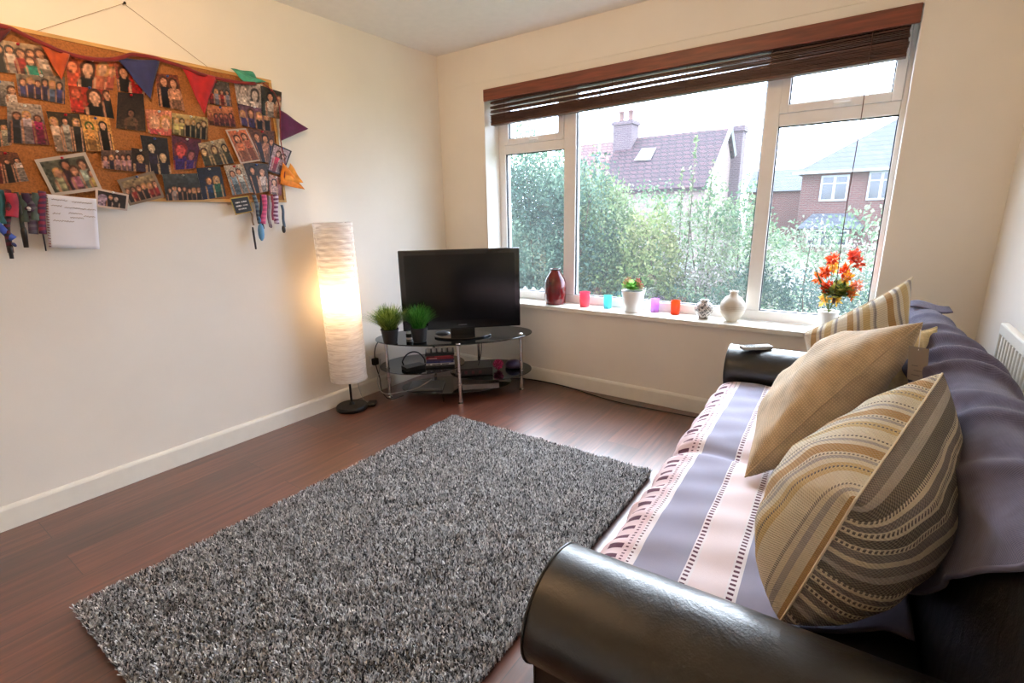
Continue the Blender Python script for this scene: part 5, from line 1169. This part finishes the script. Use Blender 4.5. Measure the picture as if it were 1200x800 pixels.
bush('shrub', 'yellow tinged shrub in the middle of the wide window pane', 'shrub', [(.75, 2.75, .55, .36, .35, .72), (.6, 2.65, .1, .5, .4, .6)], 9000, .06, [(72, 92, 53), (95, 110, 64), (114, 125, 78), (133, 135, 93)], 23, 3)
bush('shrub', 'loose pale green shrub with arching sprays at the right of the wide pane', 'shrub', [(1.25, 3.1, .65, .5, .45, .82), (1.65, 3.2, .6, .4, .45, .85), (1.45, 3.0, .05, .7, .5, .65)], 17000, .05, [(67, 91, 67), (88, 109, 78), (112, 127, 91), (137, 140, 123), (144, 133, 128)], 24, 6)
bush('shrub', 'dark green shrub filling the bottom of the wide pane behind the sill pots', 'shrub', [(1.6, 2.3, -.05, .6, .35, .5), (.6, 2.2, -.1, .6, .3, .42), (1.95, 2.5, .15, .35, .3, .6)], 12000, .045, [(35, 58, 49), (49, 72, 60), (67, 91, 70)], 25, 2)
bush('hedge', 'low grey green hedge outside the right hand pane', 'hedge', [(2.3, 2.7, .0, .6, .4, .55), (2.85, 2.8, .0, .6, .4, .55)], 8000, .045, [(58, 78, 70), (72, 92, 81), (91, 106, 93)], 26, 2)
bush('hedge', 'pale pink white flowering hedge behind the low grey green one', 'hedge', [(2.1, 4.4, .3, .7, .5, .75), (3.0, 4.5, .25, .7, .5, .72), (3.9, 4.5, .3, .7, .5, .8)], 9000, .055, [(91, 105, 84), (123, 123, 105), (144, 133, 125), (156, 149, 144)], 27, 2)
bush('hedge', 'soft green hedge across the road in front of the brick house', 'hedge', [(0.2, 8.5, .3, 1.6, .7, .95), (2.6, 8.6, .25, 1.6, .7, .85), (5, 8.6, .3, 1.6, .7, .9), (-2.4, 8.6, .6, 1.8, .8, 1.4)], 11000, .11, [(77, 102, 74), (98, 118, 88), (118, 134, 102)], 28, 2)
# buddleia sprigs rising above the shrubs
t = thing('sapling', (1.02, 3.0, GZ), 'thin pale green sapling rising above the shrubs against the tiled roof', 'sapling')
rg = np.random.default_rng(31); V = []; F = []; C = []; b = MB()
for (px, py, bx) in ((816, 160, 1.02), (800, 196, .95), (836, 188, 1.2)):
    tip = at(1, 3.0, px, py); b.tube([(bx, 3.0, GZ), tuple((np.array((bx, 3., GZ))+tip)/2+np.array((.04, 0, 0))), tuple(tip)], [.012, .008, .002], 5)
    for k in range(110):
        tt = rg.uniform(.45, 1); q = np.array((bx, 3., GZ))*(1-tt)+tip*tt+rg.normal(size=3)*.035*(1.3-tt); f_ = rg.normal(size=3)+np.array((0, 0, .8)); f_ /= np.linalg.norm(f_); s_ = np.cross(f_, rg.normal(size=3)); s_ /= np.linalg.norm(s_); k0 = len(V)
        V += [q-f_*.03, q+s_*.012, q+f_*.03, q-s_*.012]; F.append((k0, k0+1, k0+2, k0+3)); C.append(np.array(s2l(G1[1+rg.integers(4)])))
fastmesh('foliage', V, np.array(F), np.array(C), BUSHM, t)['kind'] = 'stuff'; b.build('branch', BARK, t, smooth=True)
# little white picket fence at the left
t = thing('picket_fence', (-1.0, 2.05, GZ), 'small weathered white picket fence low outside the left hand pane', 'fence')
PK = mat('weathered_white', (144, 142, 137), .8, noise=.08)
for k in range(12):
    x = -1.55+k*.12; b = MB(); b.prism([(x-.035, 1.86), (x+.035, 1.86), (x+.035, 1.88), (x-.035, 1.88)], GZ, .36); b.add([(x-.035, 1.86, .36), (x+.035, 1.86, .36), (x, 1.86, .40), (x-.035, 1.88, .36), (x+.035, 1.88, .36), (x, 1.88, .40)], [(0, 1, 2), (3, 5, 4), (0, 2, 5, 3), (1, 4, 5, 2)]); b.build('picket', PK, t)
b = MB(); b.box((-1.6, 1.88, .25), (-.15, 1.9, .3)); b.box((-1.6, 1.88, -.2), (-.15, 1.9, -.15)); b.build('fence_rail', PK, t)

def brick_mat(name, c1, c2, mortar, scale=1, bw=.22, rh=.075, rot=(PI/2, 0, 0), ms=.012):
    m, nt, bs = newmat(name); tc = N(nt, 'ShaderNodeTexCoord'); sp = N(nt, 'ShaderNodeSeparateXYZ'); cb = N(nt, 'ShaderNodeCombineXYZ'); L(nt, tc.outputs['Object'], sp.inputs[0])
    ad = N(nt, 'ShaderNodeMath', operation='ADD'); L(nt, sp.outputs[0], ad.inputs[0]); L(nt, sp.outputs[1], ad.inputs[1]); L(nt, ad.outputs[0], cb.inputs[0]); L(nt, sp.outputs[2], cb.inputs[1])
    br = N(nt, 'ShaderNodeTexBrick', Scale=1.0); br.inputs['Brick Width'].default_value = bw; br.inputs['Row Height'].default_value = rh; br.inputs['Mortar Size'].default_value = ms
    br.inputs['Color1'].default_value = (*s2l(c1), 1); br.inputs['Color2'].default_value = (*s2l(c2), 1); br.inputs['Mortar'].default_value = (*s2l(mortar), 1); L(nt, cb.outputs[0], br.inputs['Vector'])
    L(nt, br.outputs['Color'], bs.inputs['Base Color']); bs.inputs['Roughness'].default_value = .9; return m
BRK = brick_mat('red_brick', (102, 58, 53), (86, 49, 46), (105, 91, 84))
TILE = brick_mat('roof_tiles', (72, 46, 50), (60, 39, 44), (33, 23, 29), bw=.30, rh=.17, ms=.03)
SLATE = brick_mat('slate_tiles', (78, 82, 89), (70, 74, 81), (58, 61, 68), bw=.4, rh=.2, ms=.02)
PINKT = brick_mat('terracotta_tiles', (105, 72, 67), (93, 64, 61), (67, 46, 46), bw=.3, rh=.18, ms=.03)
WIN = mat('white_window_paint', (162, 162, 162), .5)
DGL = mat('dark_window_glass', (51, 58, 67), .1, spec=.8)
def house_window(par, x0, x1, z0, z1, y, nm=2):
    b = MB(); t_ = .07; b.box((x0, y-.06, z0), (x1, y, z0+t_)); b.box((x0, y-.06, z1-t_), (x1, y, z1)); b.box((x0, y-.06, z0+t_), (x0+t_, y, z1-t_)); b.box((x1-t_, y-.06, z0+t_), (x1, y, z1-t_))
    for k in range(1, nm):
        xm = x0+(x1-x0)*k/nm; b.box((xm-.05, y-.06, z0+t_), (xm+.05, y, z1-t_))
    zt_ = z0+(z1-z0)*.66
    b.box((x0+t_, y-.055, zt_), (x1-t_, y-.005, zt_+.05))
    o = b.build('house_window', WIN, par); b = MB(); b.box((x0+t_, y-.03, z0+t_), (x1-t_, y-.01, z1-t_)); b.build('window_glazing', DGL, o)
# brick house with hipped roof, across the road
Y2 = 22
hx0 = .3; hx1 = 8.2; ez = 2.72
hs = thing('brick_house', ((hx0+hx1)/2, Y2+3, GZ), 'red brick house with hipped slate roof and white windows, seen through the right pane', 'house')
b = MB(); b.box((hx0, Y2, GZ), (hx1, Y2+7, ez)); b.build('house_wall', BRK, hs)
b = MB(); o_ = .3; rz = 5.3
vs = [(hx0-o_, Y2-o_, ez-.05), (hx1+o_, Y2-o_, ez-.05), (hx1+o_, Y2+7+o_, ez-.05), (hx0-o_, Y2+7+o_, ez-.05), (hx0+3.7, Y2+3.5, rz), (hx1-3.2, Y2+3.5, rz)]
b.add(vs, [(0, 1, 5, 4), (1, 2, 5), (2, 3, 4, 5), (3, 0, 4), (3, 2, 1, 0)]); b.build('house_roof', SLATE, hs)
b = MB(); b.box((hx0-o_-.05, Y2-o_-.1, ez-.12), (hx1+o_, Y2-o_+.02, ez-.02)); b.build('gutter', WIN, hs)
house_window(hs, 1.0, 1.98, 1.5, 2.52, Y2); house_window(hs, 2.62, 3.5, 1.5, 2.6, Y2); house_window(hs, 5.2, 6.4, 1.5, 2.6, Y2)
b = MB(); vs = [(.45, Y2-1.1, .42), (2.6, Y2-1.1, .42), (2.75, Y2, .42), (.3, Y2, .42), (.85, Y2-.1, 1.0), (2.25, Y2-.1, 1.0)]; b.add(vs, [(0, 1, 5, 4), (1, 2, 5), (3, 0, 4), (2, 3, 4, 5), (3, 2, 1, 0)]); b.build('bay_roof', SLATE, hs)
b = MB(); b.box((.65, Y2-.95, GZ), (2.4, Y2, .42)); b.build('bay_wall', BRK, hs); house_window(hs, .8, 2.25, -.3, .38, Y2-.95, 3)
b = MB(); b.box((1.9, Y2+3.1, 5.0), (2.6, Y2+3.7, 5.9)) if False else b.box((6.2, Y2+3, 4.8), (6.9, Y2+3.6, 6.2)); b.build('chimney_stack', BRK, hs)
b = MB(); b.box((3.5, Y2-.08, 2.05), (3.5+.01, Y2, 2.1)); 
# small house further off at the left of it
h3 = thing('distant_house', (-.2, 31, GZ), 'low pale house far off, just left of the brick house', 'house')
b = MB(); b.box((-3.2, 30, GZ), (.4, 34, 2.2)); b.build('house_wall', BRK, h3)
b = MB(); b.add([(-3.4, 29.8, 2.2), (.6, 29.8, 2.2), (.6, 34.2, 2.2), (-3.4, 34.2, 2.2), (-3.4, 32, 3.5), (.6, 32, 3.5)], [(0, 1, 5, 4), (1, 2, 5), (2, 3, 4, 5), (3, 0, 4), (3, 2, 1, 0)]); b.build('house_roof', SLATE, h3)
# tiled roof house with skylight
h1 = thing('gabled_house', (-3.4, 18, GZ), 'house with purple brown tiled gable roof, skylight and chimney beyond the shrubs', 'house')
rl, rr_ = at(1, 19, 735, 163), at(1, 19, 856, 149); el = at(1, 16, 700, 226); er = at(1, 16, 829, 216)
rz_ = (rl[2]+rr_[2])/2; ez_ = (el[2]+er[2])/2; xr_ = (rr_[0]+er[0])/2
xl_ = el[0]-.3; xr_e, xr_r = er[0], rr_[0]
xr_m = (xr_e+xr_r)/2
b = MB(); th_ = .12
vs = [(xl_, 16, ez_), (xr_e, 16, ez_), (xr_r, 19, rz_), (xl_, 19, rz_), (xl_, 22, ez_), (xr_r+(xr_r-xr_e), 22, ez_)]
vs += [(x, y, z-th_) for x, y, z in vs]
b.add(vs, [(0, 1, 2, 3), (3, 2, 5, 4), (0, 6, 7, 1), (1, 7, 8, 2), (2, 8, 11, 5), (4, 5, 11, 10), (0, 3, 9, 6), (3, 4, 10, 9), (6, 9, 8, 7), (9, 10, 11, 8)]); b.build('house_roof', TILE, h1)
b = MB(); ins = .12
vs = [(xl_+.2, 16.2, GZ), (xr_e-ins, 16.2, GZ), (2*xr_r-xr_e-ins, 21.8, GZ), (xl_+.2, 21.8, GZ), (xl_+.2, 16.2, ez_-.1), (xr_e-ins, 16.2, ez_-.1), (2*xr_r-xr_e-ins, 21.8, ez_-.1), (xl_+.2, 21.8, ez_-.1), (xr_r-ins, 19, rz_-.15), (xl_+.2, 19, rz_-.15)]
b.add(vs, [(0, 1, 5, 4), (1, 2, 6, 8, 5), (2, 3, 7, 6), (3, 0, 4, 9, 7)]); b.build('house_wall', brick_mat('pale_brick', (133, 112, 105), (124, 102, 96), (137, 125, 118)), h1)
b = MB(); b.tube([(xr_e+.03, 15.95, ez_-.03), (xr_r+.03, 19, rz_), (2*xr_r-xr_e+.03, 22.05, ez_-.03)], .07, 4); b.build('barge_board', WIN, h1)
def onroof(px, py, lift=.0):
    nrm = np.cross(np.array((1, 0, 0)), np.array((0, 3, rz_-ez_))); nrm /= np.linalg.norm(nrm); p0 = np.array((0, 16, ez_))+nrm*lift
    d = FX+RX*(px-600)/FPX-UX*(py-400)/FPX; return CAM+d*((p0-CAM)@nrm/(d@nrm))
q = [onroof(*p, .05) for p in ((752, 174), (769, 173), (762, 187), (743, 188))]; q2 = [onroof(*p, -.02) for p in ((752, 174), (769, 173), (762, 187), (743, 188))]
b = MB(); b.add([tuple(v) for v in q+q2], [(0, 1, 2, 3), (0, 4, 5, 1), (1, 5, 6, 2), (2, 6, 7, 3), (3, 7, 4, 0)]); b.build('skylight', mat('skylight_glass', (144, 149, 156), .15, spec=.9), h1)
c0 = at(1, 18.6, 732, 168); wz = .42
PB = brick_mat('chimney_brick', (84, 67, 72), (72, 58, 64), (105, 93, 95))
b = MB(); b.box((c0[0]-wz, 18.3, c0[2]-.9), (c0[0]+wz, 19.1, at(1, 18.6, 732, 146)[2])); b.box((c0[0]-wz-.06, 18.24, at(1, 18.6, 732, 147)[2]), (c0[0]+wz+.06, 19.16, at(1, 18.6, 732, 143)[2])); b.build('chimney_stack', PB, h1)
for dx_ in (-.22, .2):
    b = MB(); b.lathe((c0[0]+dx_, 18.7, at(1, 18.6, 732, 143)[2]), [(.13, 0), (.10, .1), (.10, .38), (.13, .4), (.13, .45)], 14); b.build('chimney_pot', mat('clay_pot', (105, 77, 70), .8) if 'clay_pot' not in bpy.data.materials else bpy.data.materials['clay_pot'], h1, smooth=True)
g0 = at(1, 20.5, 862, 158)
b = MB(); b.box((g0[0]-.12, 20.2, GZ), (g0[0]+.35, 20.9, g0[2]+.25)); b.box((g0[0]-.18, 20.1, g0[2]+.1), (g0[0]+.41, 21.0, g0[2]+.3)); b.build('chimney_stack', PB, h1)
# neighbouring roof, further left
h4 = thing('terracotta_house', (-10, 25, GZ), 'pinkish terracotta tiled roof peeping out left of the chimney', 'house')
a0, a1 = at(1, 25, 700, 168), at(1, 25, 732, 167)
b = MB(); b.add([(a0[0]-1.1, 22, a0[2]-2.4), (a1[0]+.8, 22, a0[2]-2.4), (a1[0]+.8, 25, a0[2]), (a0[0]-1.1, 25, a0[2]), (a0[0]-1.1, 28, a0[2]-2.4), (a1[0]+.8, 28, a0[2]-2.4)], [(0, 1, 2, 3), (3, 2, 5, 4), (0, 3, 4), (1, 5, 2), (0, 4, 5, 1)]); b.build('house_roof', PINKT, h4)
b = MB(); b.box((a0[0]-.9, 22.2, GZ), (a1[0]+.6, 27.8, a0[2]-2.4)); b.build('house_wall', BRK, h4)
# street pole
ps = at(1, 14, 702, 170); pt = at(1, 14, 701, 100)
b = MB(); b.tube([(ps[0], 14, GZ), (ps[0], 14, pt[2])], [.05, .04], 8); tag(b.build('utility_pole', mat('pole_grey', (105, 105, 109), .7), smooth=True), 'slim grey utility pole rising left of the chimney', 'pole')

# ------------------------------------------------------------------ light
w = bpy.data.worlds.new('overcast_sky'); S.world = w; w.use_nodes = True; nt = w.node_tree
bg = nt.nodes['Background']; tc = N(nt, 'ShaderNodeTexCoord'); nz = N(nt, 'ShaderNodeTexNoise', Scale=1.5, Detail=3.0); L(nt, tc.outputs['Generated'], nz.inputs[0])
r = ramp(nt, [(.3, (206, 224, 255)), (.7, (216, 232, 255))]); L(nt, nz.outputs['Fac'], r.inputs[0]); L(nt, r.outputs[0], bg.inputs['Color']); bg.inputs['Strength'].default_value = 11.0
sl = bpy.data.lights.new('hazy_sun', 'SUN'); sl.energy = 18.0; sl.angle = 1.2; sl.color = (.84, .93, 1); so_ = bpy.data.objects.new('hazy_sun', sl); COL.objects.link(so_)
so_.rotation_euler = Vector((-.04, .78, .58)).to_track_quat('Z', 'Y').to_euler(); so_.location = (3, 6, 6)
GLOW = bpy.data.materials.new('lit_opal_glass'); GLOW.use_nodes = True; nt = GLOW.node_tree; nt.nodes.clear(); o_ = N(nt, 'ShaderNodeOutputMaterial'); em = N(nt, 'ShaderNodeEmission', Strength=400.0); em.inputs[0].default_value = (1, .66, .36, 1); L(nt, em.outputs[0], o_.inputs[0])
pl = thing('pendant_light', (1.35, -2.55, H), 'ceiling pendant with an upward facing bowl shade and lit opal bulb', 'lamp')
cx_, cy_ = 1.35, -2.55
b = MB(); b.lathe((cx_, cy_, 2.06), [(0, 0), (.03, .005), (.055, .03), (.062, .06), (.055, .09), (.03, .115), (0, .12)], 28, cap=False); b.build('opal_bulb', GLOW, pl, smooth=True)
b = MB(); b.lathe((cx_, cy_, 1.955), [(0, .0), (.06, .004), (.12, .028), (.165, .065), (.19, .105), (.184, .107), (.158, .071), (.115, .036), (.055, .012), (0, .008)], 48, cap=False); b.build('bowl_shade', WHITEP, pl, smooth=True)
b = MB()
for k in range(3):
    a = 2*PI*k/3; b.tube([(cx_+.187*math.cos(a), cy_+.187*math.sin(a), 2.058), (cx_, cy_, 2.34)], .0015, 5)
b.build('suspension_wire', STEEL, pl)
b = MB(); b.lathe((cx_, cy_, 2.17), [(.02, 0), (.02, .04), (.004, .045), (.004, .2), (.05, .205), (.05, .23)], 20); b.build('lamp_flex', WHITEP, pl, smooth=True)

S.view_settings.view_transform = 'Standard'; S.view_settings.look = 'None'; S.view_settings.gamma = 1; S.view_settings.exposure = 0; S.view_settings.use_curve_mapping = False
